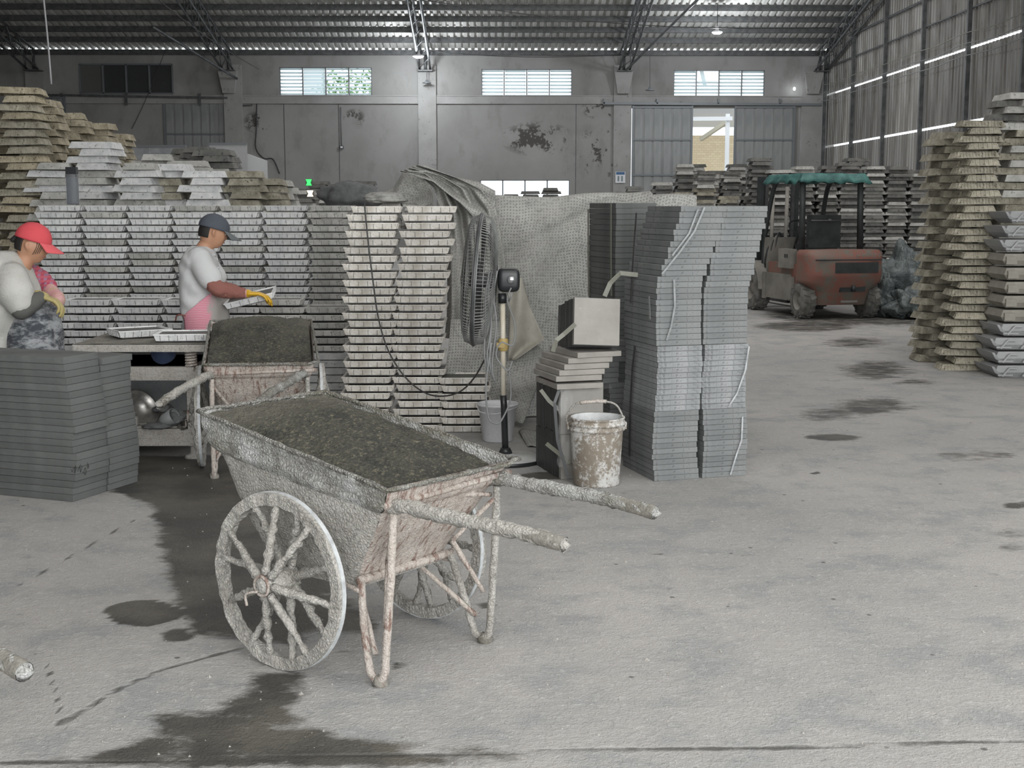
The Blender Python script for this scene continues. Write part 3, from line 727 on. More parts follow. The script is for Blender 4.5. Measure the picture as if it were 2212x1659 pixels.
# ================================================================== MOULD TRAYS
TW, TD, TH = 0.358, 0.31, 0.051
def tray_mesh(name, mat, W_=TW, D_=TD, H_=TH, nx=5, nyr=5, taper=0.016, fillz=None, deep=False, rib=0.006):
    """open cast tray, wider at the top, flat lip, upright ribs round the sides"""
    mb = MB(); wb, db = W_-2*taper, D_-2*taper
    ft = .0 if deep else .007
    mb.frustum(ft, H_-.007, wb, db, W_-.008, D_-.008, caps=False)
    mb.add([(-wb/2, -db/2, ft), (wb/2, -db/2, ft), (wb/2, db/2, ft), (-wb/2, db/2, ft)], [(3, 2, 1, 0)])
    if ft: mb.frustum(0, ft, wb-.03, db-.03, wb-.03, db-.03, 1)
    # lip
    mb.frustum(H_-.007, H_, W_, D_, W_, D_, caps=False)
    for sgn in (0,):
        o = [(-W_/2, -D_/2), (W_/2, -D_/2), (W_/2, D_/2), (-W_/2, D_/2)]; i = [(x*(W_-.026)/W_, y*(D_-.026)/D_) for x, y in o]
        vs = [(x, y, H_) for x, y in o]+[(x, y, H_) for x, y in i]+[(x*.97, y*.97, (.012 if deep else H_-.008)) for x, y in i]
        vs += [(x, y, H_-.007) for x, y in o]+[(x*(W_-.008)/W_, y*(D_-.008)/D_, H_-.007) for x, y in o]
        mb.add(vs, [(0, 1, 5, 4), (1, 2, 6, 5), (2, 3, 7, 6), (3, 0, 4, 7), (4, 5, 9, 8), (5, 6, 10, 9), (6, 7, 11, 10), (7, 4, 8, 11),
                    (13, 12, 16, 17), (14, 13, 17, 18), (15, 14, 18, 19), (12, 15, 19, 16)])
        mb.add([(x*.97, y*.97, (.012 if deep else H_-.008)) for x, y in i], [(0, 1, 2, 3)], 0 if deep else 1)
    # ribs: thin ones on the long sides, bold ones on the ends
    def ribs(n, half, along, other, outb, outt, t_, mi=0, rib=rib):
        for k in range(n):
            q = -half+2*half*(k+.5)/n if n > 1 else 0
            for sg in (-1, 1):
                def pt(a, o_, z): return (a, sg*o_, z) if along == 'x' else (sg*o_, a, z)
                qs = []
                for z, ob in ((ft+.001, outb), (H_-.007, outt)):
                    f = 1.0 if z > .01 else (half-.0)/(half)
                    for a in (q-t_/2, q+t_/2):
                        for e in (0.0, rib): qs.append(pt(a, ob+e, z))
                mb.add(qs, [(1, 3, 7, 5), (0, 1, 5, 4), (3, 2, 6, 7), (0, 2, 3, 1)], mi)
    ribs(nx, wb/2, 'x', db/2, db/2, (D_-.008)/2, .003 if nx < 8 else .007, 1 if nx < 8 else 0, .0012 if nx < 8 else rib)
    ribs(nyr, db/2*.86, 'y', wb/2, wb/2, (W_-.008)/2, .012)
    return mb.mesh(name, [mat, M['wet_fill']])
TM = {k: tray_mesh('mould_tray_'+k, M['tray_'+k]) for k in ('silver', 'warm', 'grey')}
TMr = {k: tray_mesh('mould_tray_ribbed_'+k, M['tray_'+k], W_=.42, D_=.30, H_=.060, nx=12, nyr=8, taper=.030, deep=True, rib=.010) for k in ('brown', 'olive', 'grey', 'silver')}
TMn = {k: tray_mesh('mould_tray_plain_'+k, M['tray_'+k], W_=.42, D_=.30, H_=.060, nx=9, nyr=5, taper=.030, deep=True, rib=.010) for k in ('brown', 'olive', 'grey', 'silver')}
MISC = MB()          # everything too far or too hidden to pick apart goes here
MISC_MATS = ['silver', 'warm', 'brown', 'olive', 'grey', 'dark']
def misc_tray(x, y, z, rz, mi, flip=False, W_=.39, D_=.33, H_=.052, tilt=0.0):
    t_ = .024
    R = Matrix.Translation((x, y, z)) @ Matrix.Rotation(rz, 4, 'Z') @ Matrix.Rotation(tilt, 4, 'Y')
    w0, d0, w1, d1 = (W_, D_, W_-2*t_, D_-2*t_) if flip else (W_-2*t_, D_-2*t_, W_, D_)
    MISC.frustum(0, H_, w0, d0, w1, d1, mi, M=R)
    if y < 16:
        for k in range(6):
            q = -.4+.8*(k+.5)/6
            vs = []
            for z_, w_, d_ in ((0, w0, d0), (H_, w1, d1)):
                for a in (q*w_-.004, q*w_+.004): vs.append((a, -d_/2-.005, z_))
            MISC.add(vs, [(0, 1, 3, 2)], mi, M=R)
rg = random.Random(11)
NTRAY = [0]
def tray(me, x, y, z, rz, label, group, flip=False, tilt=(0, 0)):
    H_ = .060 if me in TMr.values() or me in TMn.values() else TH
    o = obj('mould_tray', me, None, (x, y, z+(H_ if flip else 0)), (tilt[0]+(pi if flip else 0), tilt[1], rz))
    tag(o, label, 'tray', group); NTRAY[0] += 1
    return o
COLW = ['leftmost', 'second', 'third', 'fourth', 'fifth', 'sixth', 'rightmost']

# --- the long wall of trays behind the workers
WALLY = 11.3
for c in range(7):
    px_ = [74, 174, 271, 369, 467, 565, 662][c]+48
    base = AT(px_, 445, WALLY); x0 = base.x
    n = 28; p_ = .0575; lean = -.026
    for j in range(n):
        top = n-j       # 1 = top
        z = j*p_; zz = z/1.61
        x = x0+(.017 if j % 2 else -.013)+rg.uniform(-.006, .006)-lean*(1-zz)*0 + .015*(1-zz)
        y = WALLY+TD/2+rg.uniform(-.008, .008); rz = rg.uniform(-.02, .02)
        lim = 28 if c == 6 else 16
        me = TM['silver' if (c < 6 and rg.random() < .85) else 'grey']
        if top <= lim:
            col = '%s column of the long tray wall' % COLW[c]
            tray(me, x, y, z, rz, 'silvery mould tray, %s from top of the %s column of the tray wall' % (ordw(top), COLW[c]), 'trays in the long wall behind the workers')
        else: misc_tray(x, y, z, rz, 0)
# --- two tall front stacks
for c in range(2):
    for j in range(28):
        top = 28-j; z = j*.0573; zz = z/1.6
        xb = [AT(785, 900, 9.3).x, AT(902, 900, 9.3).x][c]; xt = [AT(811, 445, 9.3).x, AT(921, 445, 9.3).x][c]
        bow = .02*sin(zz*6.0+c*2)
        x = xb+(xt-xb)*zz+bow+(.014 if j % 2 else -.014)+rg.uniform(-.007, .007)
        if top == 1: x += .0
        o = tray(TM['warm'], x, 9.3+TD/2+rg.uniform(-.01, .01), z, rg.uniform(-.035, .035),
                 'stained metal mould tray, %s from the top of the %s tall front stack' % (ordw(top), ('left', 'right')[c]), 'trays in the two tall stacks beside the fan')
        o.scale = (.98, .98, 1)
# --- low row of freshly filled trays in front of the wall
lowx = [192, 298, 404, 510, 606, 702]
LN = ['leftmost', 'second', 'third', 'fourth', 'fifth', 'rightmost']
for c, px_ in enumerate(lowx):
    Y = 10.2; x0 = AT(px_, 700, Y).x; n = 15 if c != 5 else 14
    for j in range(n):
        top = n-j; z = j*.0595; x = x0+(.016 if j % 2 else -.016)+rg.uniform(-.006, .006); y = Y+TD/2+rg.uniform(-.01, .01)
        if top <= 6: tray(TM['silver' if c < 4 else 'grey'], x, y, z, rg.uniform(-.03, .03), 'filled mould tray, %s from the top of the %s low stack before the wall' % (ordw(top), LN[c]), 'freshly filled trays in the low row')
        else: misc_tray(x, y, z, 0, 0)
for px_ in (104,):
    for j in range(14):
        z = j*.0595; x = AT(px_, 700, 10.2).x+(.016 if j % 2 else -.016)
        if j >= 8: tray(TM['silver'], x, 10.36, z, 0, 'filled mould tray, %s from the top of the stack behind the red-capped worker' % ordw(14-j), 'freshly filled trays in the low row')
        else: misc_tray(x, 10.36, z, 0, 0)
# --- short stack at the foot of the fan
for j in range(7):
    z = j*.0575
    tray(TM['warm'], AT(1003, 900, 9.25).x+(.012 if j % 2 else -.012), 9.25+TD/2, z, rg.uniform(-.03, .03),
         'metal mould tray, %s from the top of the short stack behind the white bucket' % ordw(7-j), 'trays in the short stack by the bucket').scale = (.98, .98, 1)
# --- caked brown stacks standing alternately lengthwise and crosswise
def cross_stack(px, Y, n, p_, kind, whole, where, group, seed, lean=0.0, ang=0.0, bot=0, wob=.02, pxtop=None):
    r_ = random.Random(seed); x0 = AT(px, 600, Y).x; x1 = AT(pxtop, 445, Y).x if pxtop else x0+lean
    for j in range(n):
        z = j*p_; x = x0+(x1-x0)*(j/max(1, n-1))+r_.uniform(-wob, wob)+.012*sin(j*.55+seed)+(.045 if j % 2 else 0); y = Y+.17+r_.uniform(-.02, .02)
        rz = ang+(pi/2 if j % 2 else 0)+r_.uniform(-.10, .10)
        k = kind if isinstance(kind, str) else r_.choice(kind)
        if whole and j >= bot:
            me = (TMr if (j % 2 == 0) else TMn)[k]
            tray(me, x, y, z, rz, 'caked mould tray, %s from the top of the %s' % (ordw(n-j), where), group, flip=True, tilt=(r_.uniform(-.02, .02), r_.uniform(-.03, .03)))
        else: misc_tray(x, y, z, rz, MISC_MATS.index(k), True, .42, .30, p_*.93, r_.uniform(-.03, .03))
cross_stack(2094, 12.75, 33, .0735, 'olive', True, 'leaning stack facing the aisle at right', 'caked trays in the stack at the right edge', 21, pxtop=2118, ang=-.12)
cross_stack(2030, 13.5, 32, .0735, 'olive', False, '', '', 22, pxtop=2054, ang=.1)
cross_stack(2040, 14.4, 31, .0735, ('olive', 'brown'), False, '', '', 23, pxtop=2075)
cross_stack(2140, 13.3, 33, .0735, ('olive', 'grey'), False, '', '', 24, pxtop=2205)
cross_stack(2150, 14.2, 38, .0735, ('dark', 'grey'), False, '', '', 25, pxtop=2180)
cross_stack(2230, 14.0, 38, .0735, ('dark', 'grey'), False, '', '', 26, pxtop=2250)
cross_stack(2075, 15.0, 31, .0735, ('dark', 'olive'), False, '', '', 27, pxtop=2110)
cross_stack(38, 12.35, 35, .077, ('brown', 'olive'), True, 'tall brown stack at the left edge', 'caked brown trays in the stack at the left edge', 31, bot=16, pxtop=44)
for k, (px_, Y, n, kd) in enumerate(((-70, 12.5, 35, ('brown', 'olive')), (92, 13.3, 36, 'brown'), (152, 14.1, 35, 'brown'), (212, 14.6, 34, 'brown'), (250, 15.3, 33, 'brown'), (120, 14.2, 33, 'brown'), (30, 14.0, 36, 'brown'),
     (112, 12.3, 30, ('grey', 'silver')), (205, 12.4, 33, ('silver', 'grey')), (222, 13.2, 33, 'olive'), (296, 12.3, 30, ('silver', 'grey')), (362, 12.5, 30, ('silver', 'olive')), (330, 13.6, 32, 'grey'),
     (444, 12.4, 29, ('silver', 'grey')), (410, 13.6, 31, 'grey'), (470, 14.2, 33, ('dark', 'grey')), (520, 12.5, 29, ('silver', 'olive')), (572, 12.9, 28, 'olive'), (600, 13.8, 28, 'grey'), (430, 15.0, 34, 'dark'), (400, 15.6, 34, ('grey', 'dark')), (458, 15.6, 34, 'dark'))):
    dz = .0735 if kd == 'brown' or kd == ('brown', 'olive') else .0665
    cross_stack(px_, Y, n, dz, kd, False, '', '', 40+k, wob=.03, ang=rg.uniform(-.15, .15))
# --- trays loaded behind the fork-lift and across the back of the hall
def far_block(pxa, pxb, Y, ztop, kinds, seed, step=.43, rows=1, jit=.25, pitch=.066, zmin=0):
    r_ = random.Random(seed); xa, xb = AT(pxa, 445, Y).x, AT(pxb, 445, Y).x
    for rw in range(rows):
        x = xa; yy = Y+rw*.45
        while x < xb:
            n = int((ztop+r_.uniform(-jit, jit*.4))/pitch)
            sh = r_.uniform(-.02, .02)
            for j in range(int(zmin/pitch), n):
                misc_tray(x+sh+r_.uniform(-.015, .015), yy+r_.uniform(-.02, .02), j*pitch, (pi/2 if j % 2 else 0)+r_.uniform(-.06, .06), MISC_MATS.index(r_.choice(kinds)), True, .41, .33, pitch*.9, r_.uniform(-.02, .02))
            x += step
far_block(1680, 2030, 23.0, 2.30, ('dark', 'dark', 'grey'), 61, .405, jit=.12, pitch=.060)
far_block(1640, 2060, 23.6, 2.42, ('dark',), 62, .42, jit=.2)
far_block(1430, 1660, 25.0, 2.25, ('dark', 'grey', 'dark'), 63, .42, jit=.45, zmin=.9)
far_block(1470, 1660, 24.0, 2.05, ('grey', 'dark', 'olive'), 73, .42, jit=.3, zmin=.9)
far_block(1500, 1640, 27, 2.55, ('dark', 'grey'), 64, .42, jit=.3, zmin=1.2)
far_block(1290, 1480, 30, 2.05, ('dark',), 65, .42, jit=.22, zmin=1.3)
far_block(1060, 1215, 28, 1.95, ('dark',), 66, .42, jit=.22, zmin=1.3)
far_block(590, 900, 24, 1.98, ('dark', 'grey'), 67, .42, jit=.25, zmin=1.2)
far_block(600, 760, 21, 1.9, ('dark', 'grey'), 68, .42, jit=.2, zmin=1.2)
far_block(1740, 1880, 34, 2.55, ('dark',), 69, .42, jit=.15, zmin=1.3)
o = MISC.build('mould_trays', [M['tray_'+k] for k in MISC_MATS])
tag(o, 'remaining grey and brown mould trays piled far behind and beneath the nearer ones', 'trays', kind='stuff')
print('trays individually', NTRAY[0], 'misc tris ~', len(MISC.f)*2)

# --- big plastic moulds at the right edge
M['mould_pale'] = worn('pale_plastic_mould', (0.30, 0.305, 0.31), (0.40, 0.40, 0.40), (0.2, 0.2, 0.19), 5, 30, 0.6, 0.2, flecks=.3, vary=.15)
M['mould_buff'] = worn('buff_dusty_mould', (0.235, 0.22, 0.19), (0.34, 0.32, 0.28), (0.15, 0.14, 0.12), 5, 30, 0.8, 0.2, flecks=.35, vary=.2)
def big_mould(mat, wings=True):
    mb = MB(); W_, D_, H_ = .62, .46, .112
    mb.frustum(0.0, .05, W_-.16, D_-.10, W_-.06, D_-.02); mb.frustum(.05, H_, W_-.06, D_-.02, W_-.12, D_-.07)
    if wings:
        for sg in (-1, 1):
            vs = [(sg*(W_/2-.03), -D_/2+.01, .045), (sg*(W_/2+.01), -D_/2, H_-.005), (sg*(W_/2-.012), -D_/2, H_-.005), (sg*(W_/2-.07), -D_/2-.005, .03)]
            vs += [(x, D_/2, z) for x, y, z in vs]
            mb.add(vs, [(0, 1, 2, 3), (7, 6, 5, 4), (0, 4, 5, 1), (1, 5, 6, 2), (2, 6, 7, 3), (3, 7, 4, 0)])
        # slanted ribs forming chevrons on the front
        for q in (-.17, .02, .19):
            mb.bar((q-.05, -D_/2-.004, .015), (q+.015, -D_/2-.004, H_-.02), .016, .02, up=(0, 1, 0))
            mb.bar((q+.015, -D_/2-.004, H_-.02), (q+.09, -D_/2-.004, H_-.02), .016, .014, up=(0, 1, 0))
        mb.bar((-.26, -D_/2-.002, .026), (-.12, -D_/2-.002, .026), .014, .014, up=(0, 1, 0))
    else:
        mb.box((-.2, -D_/2+.005, .05), (.10, .03, .07)); mb.box((.12, -D_/2+.005, .05), (.22, .02, .06))
    return mb.mesh('plastic_mould', mat)
bm_ = [big_mould(M['mould_pale']), big_mould(M['mould_buff'], False)]
xb = AT(2190, 800, 12.2).x+.13
for j in range(12):
    top = 12-j
    o = obj('plastic_mould', bm_[0 if j in (0, 1, 2, 3, 9, 10, 11) else 1], None, (xb+(.05 if top in (1,) else (-.02 if j < 3 else .02))+rg.uniform(-.015, .015), 12.45, j*.131), (0, 0, rg.uniform(-.03, .03)))
    tag(o, '%s, %s from the top of its stack at the right edge' % ('pale grey winged plastic mould' if j in (0, 1, 2, 3, 9, 10, 11) else 'dusty buff plastic mould', ordw(top)), 'mould', 'large plastic moulds stacked at the right edge')

# ================================================================== SLABS
def slab_mesh(mat, w, d, h):
    mb = MB(); b = .002
    mb.frustum(0, b, w-2*b, d-2*b, w, d, caps=False); mb.frustum(b, h-b, w, d, w, d, caps=False); mb.frustum(h-b, h, w, d, w-2*b, d-2*b, caps=False)
    mb.add([(-w/2+b, -d/2+b, 0), (w/2-b, -d/2+b, 0), (w/2-b, d/2-b, 0), (-w/2+b, d/2-b, 0)], [(3, 2, 1, 0)])
    mb.add([(-w/2+b, -d/2+b, h), (w/2-b, -d/2+b, h), (w/2-b, d/2-b, h), (-w/2+b, d/2-b, h)], [(0, 1, 2, 3)])
    return mb.mesh('concrete_slab', mat)
rs = random.Random(77)
def slab_pile(corner, ang, w, d, h, n, z0, mats, label, group, offs=None, jit=.003, first=None, gap=0.0):
    """corner = nearest lower corner; ang = direction of the front face"""
    ms = {}
    e = Vector((cos(ang), sin(ang), 0)); b = Vector((-sin(ang), cos(ang), 0)); z = z0; out = []
    for j in range(n):
        k = mats(j) if callable(mats) else mats
        if k not in ms: ms[k] = slab_mesh(M[k], w, d, h-.0012)
        ox, oy = offs(j/(n-1) if n > 1 else 0, j) if offs else (0, 0)
        c = Vector((corner[0], corner[1], 0))+e*(w/2+ox+rs.uniform(-jit, jit))+b*(d/2+oy+rs.uniform(-jit, jit))
        o = obj('concrete_slab', ms[k], None, (c.x, c.y, z+.0006), (0, 0, ang+rs.uniform(-.006, .006)))
        tag(o, label % ordw(n-j), 'slab', group); z += h+gap; out.append(o)
    return out
# --- tall strapped tower in the middle
A1 = math.atan2(.16, .56); e1 = Vector((cos(A1), sin(A1), 0)); b1 = Vector((-sin(A1), cos(A1), 0))
c0 = G(1413, 1040); w1 = .283
def lowoff(t_, j): return (-.012*sin(t_*5.5), .004*sin(t_*9))
def lowoffR(t_, j): return (.012+.010*sin(t_*7), .004*sin(t_*9))
lm = lambda j: 'slab_light' if j >= 13 else 'slab_mid'
slab_pile(c0, A1, w1, .50, .0318, 25, 0, lm, 'concrete slab, %s from the top of the left column in the lower tower', 'slabs in the lower half of the tall tower', lowoff)
slab_pile(c0+e1*(w1+.01), A1, w1, .50, .0318, 25, 0, lm, 'concrete slab, %s from the top of the right column in the lower tower', 'slabs in the lower half of the tall tower', lowoffR)
def upoff(t_, j): return ((.012 if t_ < .45 else .012+(t_-.45)/.55*.145+.01*(j % 3 == 0)), .0)
def upoffR(t_, j): return ((.008 if t_ < .4 else .008+(t_-.4)/.6*.115+.012*(j % 4 == 0)), .0)
slab_pile(c0-e1*.012, A1, w1, .50, .0335, 24, .7965, 'slab_mid', 'concrete slab, %s from the top of the left column in the upper tower', 'slabs in the upper half of the tall tower', upoff)
slab_pile(c0+e1*(w1+.006), A1, w1, .50, .0335, 24, .7965, 'slab_mid', 'concrete slab, %s from the top of the right column in the upper tower', 'slabs in the upper half of the tall tower', upoffR)
# shadowed packs behind it
cb = AT(1325, 1000, 8.62)
slab_pile((cb.x, cb.y), A1, w1, .50, .036, 45, 0, 'slab_dark', 'charcoal slab, %s from the top of the taped pack behind the tower', 'slabs in the taped pack behind the tower', jit=.0015)
cs = AT(1318, 900, 8.36)
slab_pile((cs.x, cs.y+.0), A1, .105, .22, .034, 22, 0, 'slab_mid', 'narrow grey slab, %s from the top in the gap beside the tower', 'narrow slabs wedged beside the tower', lambda t_, j: (.0 if j > 17 else (-.05 if j > 13 else -.02+.03*(1-t_)), 0))
# --- left foreground pile
A2 = math.atan2(-.2, .475)+0.02; e2 = Vector((cos(A2), sin(A2), 0)); b2 = Vector((-sin(A2), cos(A2), 0))
c2 = G(160, 1085)
LW = .56
def lo2(t_, j): return ((.02*sin(t_*5-.4)+(-.02 if 7 <= j <= 9 else 0)), .012*sin(t_*4))
slab_pile((c2-e2*LW)[:2], A2, LW, .285, .0378, 21, 0, 'slab_dark', 'charcoal slab, %s from the top of the near column at the left edge', 'slabs in the near pile at the left edge', lo2)
slab_pile((c2-e2*LW+b2*.292)[:2], A2, LW, .27, .0378, 20, 0, 'slab_dark', 'charcoal slab, %s from the top of the column behind the near left pile', 'slabs in the near pile at the left edge', lambda t_, j: (-.01+.02*sin(t_*6), .01))
slab_pile((c2-e2*(LW*2+.02))[:2], A2, LW, .285, .0378, 21, 0, 'slab_dark', 'charcoal slab, %s from the top of the column cut by the left edge', 'slabs in the near pile at the left edge', lo2)
# a chalk scribble on the pile's side
# --- small pile behind the battered bucket: slabs on edge, a fan of flat ones, a tilted bundle on top
c3 = G(1222, 1036); A3 = A1
bd = worn('slab_face_buff', (0.27, 0.255, 0.235), (0.33, 0.315, 0.29), (0.42, 0.41, 0.39), 5, 22, 0.85, 0.3, flecks=.36); M['slab_face'] = bd
def bundle(origin, ang, size, thick, n, tiltx, names, group, z0, mats=('slab_face', 'slab_black'), tilty=0):
    e = Vector((cos(ang), sin(ang), 0)); b = Vector((-sin(ang), cos(ang), 0))
    Rz = Matrix.Rotation(ang, 4, 'Z') @ Matrix.Rotation(tiltx, 4, 'X') @ Matrix.Rotation(tilty, 4, 'Y')
    for k in range(n):
        mb = MB(); mb.box((size/2, thick/2, size/2), (size, thick-.0025, size))
        me = mb.mesh('concrete_slab', M[mats[0] if k == 0 else mats[1]])
        m = Matrix.Translation((origin[0], origin[1], z0)) @ Rz @ Matrix.Translation((rs.uniform(-.004, .004), k*thick, rs.uniform(-.003, .003)+(0 if k < 2 else -.012*(k > n*.6))))
        o = obj('concrete_slab', me); o.matrix_world = m
        tag(o, names % ordw(k+1), 'slab', group)
bundle((c3.x-.03, c3.y), A3, .265, .036, 13, 0, 'slab on edge, %s from the front in the bottom layer behind the battered bucket', 'slabs on edge behind the battered bucket', .002)
bundle((c3.x-.03, c3.y), A3, .265, .036, 13, 0, 'slab on edge, %s from the front in the second layer behind the battered bucket', 'slabs on edge behind the battered bucket', .270)
z = .545
for k, (dx, dy) in enumerate(((-.09, -.03), (-.10, -.02), (-.085, .0), (-.06, .02), (-.04, .05), (.01, .06))):
    mb = MB(); mb.box((0, 0, .016), (.285, .40, .030)); g_ = .012 if k == 1 else 0
    z += g_
    o = mb.build('concrete_slab', M['slab_buff'], None, (c3.x+.115+dx, c3.y+.19+dy, z), (0, 0, A3+.02*k)); z += .0325
    tag(o, 'flat buff slab, %s from the bottom of the fan behind the battered bucket' % ordw(k+1), 'slab', 'flat slabs fanned out behind the bucket')
bundle((c3.x+.045, c3.y+.03), A3-.1, .275, .038, 11, radians(-9), 'tilted slab, %s from the front in the bundle topping the small pile', 'tilted slabs on top of the small pile', z+.045, tilty=radians(3))
# straps, tape and film on the packs
def strip(pts, w, name, label, cat, mat, nrm=None, group=None, th=.0015):
    pts = [Vector(p) for p in pts]; mb = MB(); vs = []
    for i, q in enumerate(pts):
        d = (pts[min(i+1, len(pts)-1)]-pts[max(i-1, 0)]).normalized(); nn = Vector(nrm if nrm else (0, -1, 0)); s_ = d.cross(nn).normalized()*(w/2)
        nn = nn.normalized()*th
        vs += [q-s_, q+s_, q+s_+nn, q-s_+nn]
    fs = []
    for i in range(len(pts)-1):
        for k in range(4): fs.append((i*4+k, i*4+(k+1) % 4, i*4+4+(k+1) % 4, i*4+4+k))
    mb.add(vs, fs, 0, False); o = mb.build(name, M[mat])
    return tag(o, label, cat, group)
def onface(px, py, off=-.012, origin=None, ang=A1):
    """point on the front face plane of the tower"""
    o_ = Vector(origin or c0); n_ = Vector((sin(ang), -cos(ang), 0)); r = ray(px, py)
    tt = ((o_+n_*-off)-EYE).dot(n_)/r.dot(n_); return EYE+r*tt
fn = (sin(A1), -cos(A1), 0)
M['tape'] = worn('glossy_tape', (0.19, 0.20, 0.20), (0.27, 0.28, 0.28), None, 20, 60, 0.3, 0.1)
M['tape_bright'] = worn('glossy_clear_tape', (0.30, 0.31, 0.32), (0.5, 0.51, 0.52), None, 20, 60, 0.2, 0.1)
strip([onface(1522, 448), onface(1500, 500), onface(1468, 545), onface(1430, 592)], .012, 'packing_tape', 'slanting glossy tape across the upper left column of the tower', 'tape', 'tape', fn)
strip([onface(1508, 452), onface(1488, 505), onface(1452, 552)], .010, 'packing_tape', 'thin tape beside the slanting one on the upper tower', 'tape', 'tape', fn)
strip([onface(1456, 604), onface(1458, 660), onface(1450, 705), onface(1440, 735)], .012, 'packing_tape', 'upright tape on the lower part of the upper tower', 'tape', 'tape', fn)
strip([onface(1618, 748), onface(1610, 800), onface(1592, 850), onface(1573, 880)], .010, 'packing_tape', 'bright tape slanting down the lower right column of the tower', 'tape', 'tape_bright', fn)
strip([onface(1604, 900), onface(1602, 950), onface(1590, 985), onface(1578, 1025)], .010, 'packing_tape', 'short bright tape near the foot of the tower at right', 'tape', 'tape_bright', fn)
# wraps on the dark left flank of the tower
sn = (-cos(A1), -sin(A1), 0)
def onside(px, py, off=.012, origin=None):
    o_ = Vector(origin or c0)+Vector(sn)*off; n_ = Vector(sn); r = ray(px, py); tt = (o_-EYE).dot(n_)/r.dot(n_); return EYE+r*tt
cA = c0+Vector(sn)*.02
for k, (pts, w_, lb) in enumerate((([(1372, 748), (1366, 800), (1362, 880), (1360, 985)], .03, 'dark upright band on the flank of the lower tower'),
                  ([(1375, 460), (1368, 560), (1362, 655)], .025, 'upright band on the shaded flank of the upper tower'),
                  ([(1402, 640), (1404, 690)], .022, 'short pale band on the shaded flank of the upper tower'))):
    strip([onside(a, b, .02) for a, b in pts], w_, 'packing_band', lb, 'band', 'tape' if k == 2 else 'dark_steel', sn)
for k, (pts, lb) in enumerate((([(1271, 452), (1271, 560), (1272, 640)], 'pale strap on the left corner of the taped pack behind the tower'), ([(1320, 440), (1320, 540), (1321, 640)], 'pale strap on the right corner of the taped pack behind the tower'))):
    strip([onside(a, b, .012, (cb.x, cb.y, 0)) for a, b in pts], .028, 'strap', lb, 'strap', 'strap', sn)
q0 = AT(1306, 640, 7.95)
strip([AT(1306, 640, 7.9), AT(1318, 612, 7.9), AT(1340, 590, 7.88), AT(1378, 594, 7.86)], .028, 'strap', 'loose yellowish strap sticking up from the tilted bundle', 'strap', 'strap', (0, -1, .3))
strip([AT(1243, 700, 7.68), AT(1218, 722, 7.7), AT(1202, 735, 7.7), AT(1194, 760, 7.72)], .026, 'strap', 'pale strap slung off the left of the tilted bundle', 'strap', 'strap', (0, -1, .3))
strip([AT(1168, 842, 7.72), AT(1186, 866, 7.69), AT(1208, 885, 7.67)], .022, 'strap', 'strap end poking out left of the slabs on edge', 'strap', 'strap', (0, -1, .2))
strip([AT(1180, 958, 7.72), AT(1205, 978, 7.66), AT(1232, 1000, 7.6)], .024, 'strap', 'low strap crossing the foot of the small pile', 'strap', 'strap', (0, -1, .2))
strip([AT(1212, 830, 7.62), AT(1198, 870, 7.6), AT(1204, 950, 7.58), AT(1228, 1034, 7.56)], .018, 'strap', 'black plastic strap hanging down before the small pile', 'strap', 'black_plastic', (0, -1, .1))
mb = MB(); rr = random.Random(8)
def filmf(u, v):
    a = AT(1207+26*u, 835+175*v, 7.6); return (a.x+.012*sin(v*19+u*5), a.y+.02*sin(u*9+v*13), max(a.z, .004))
mb.grid(filmf, 8, 26); tag(mb.build('torn_film', M['film']), 'torn clear film hanging in front of the slabs on edge', 'film')
# film over the small pile's crumpled top
def filmt(u, v):
    p_ = Vector((c3.x-.03+.30*u, c3.y-.006+.34*v, .5385)); p_.z += .004+.008*abs(mnoise.noise(Vector((u*9, v*9, 0)))); return p_
mb = MB(); mb.grid(filmt, 14, 14); tag(mb.build('crumpled_film', M['film']), 'crumpled clear film lying on the upright slabs under the fanned ones', 'film')
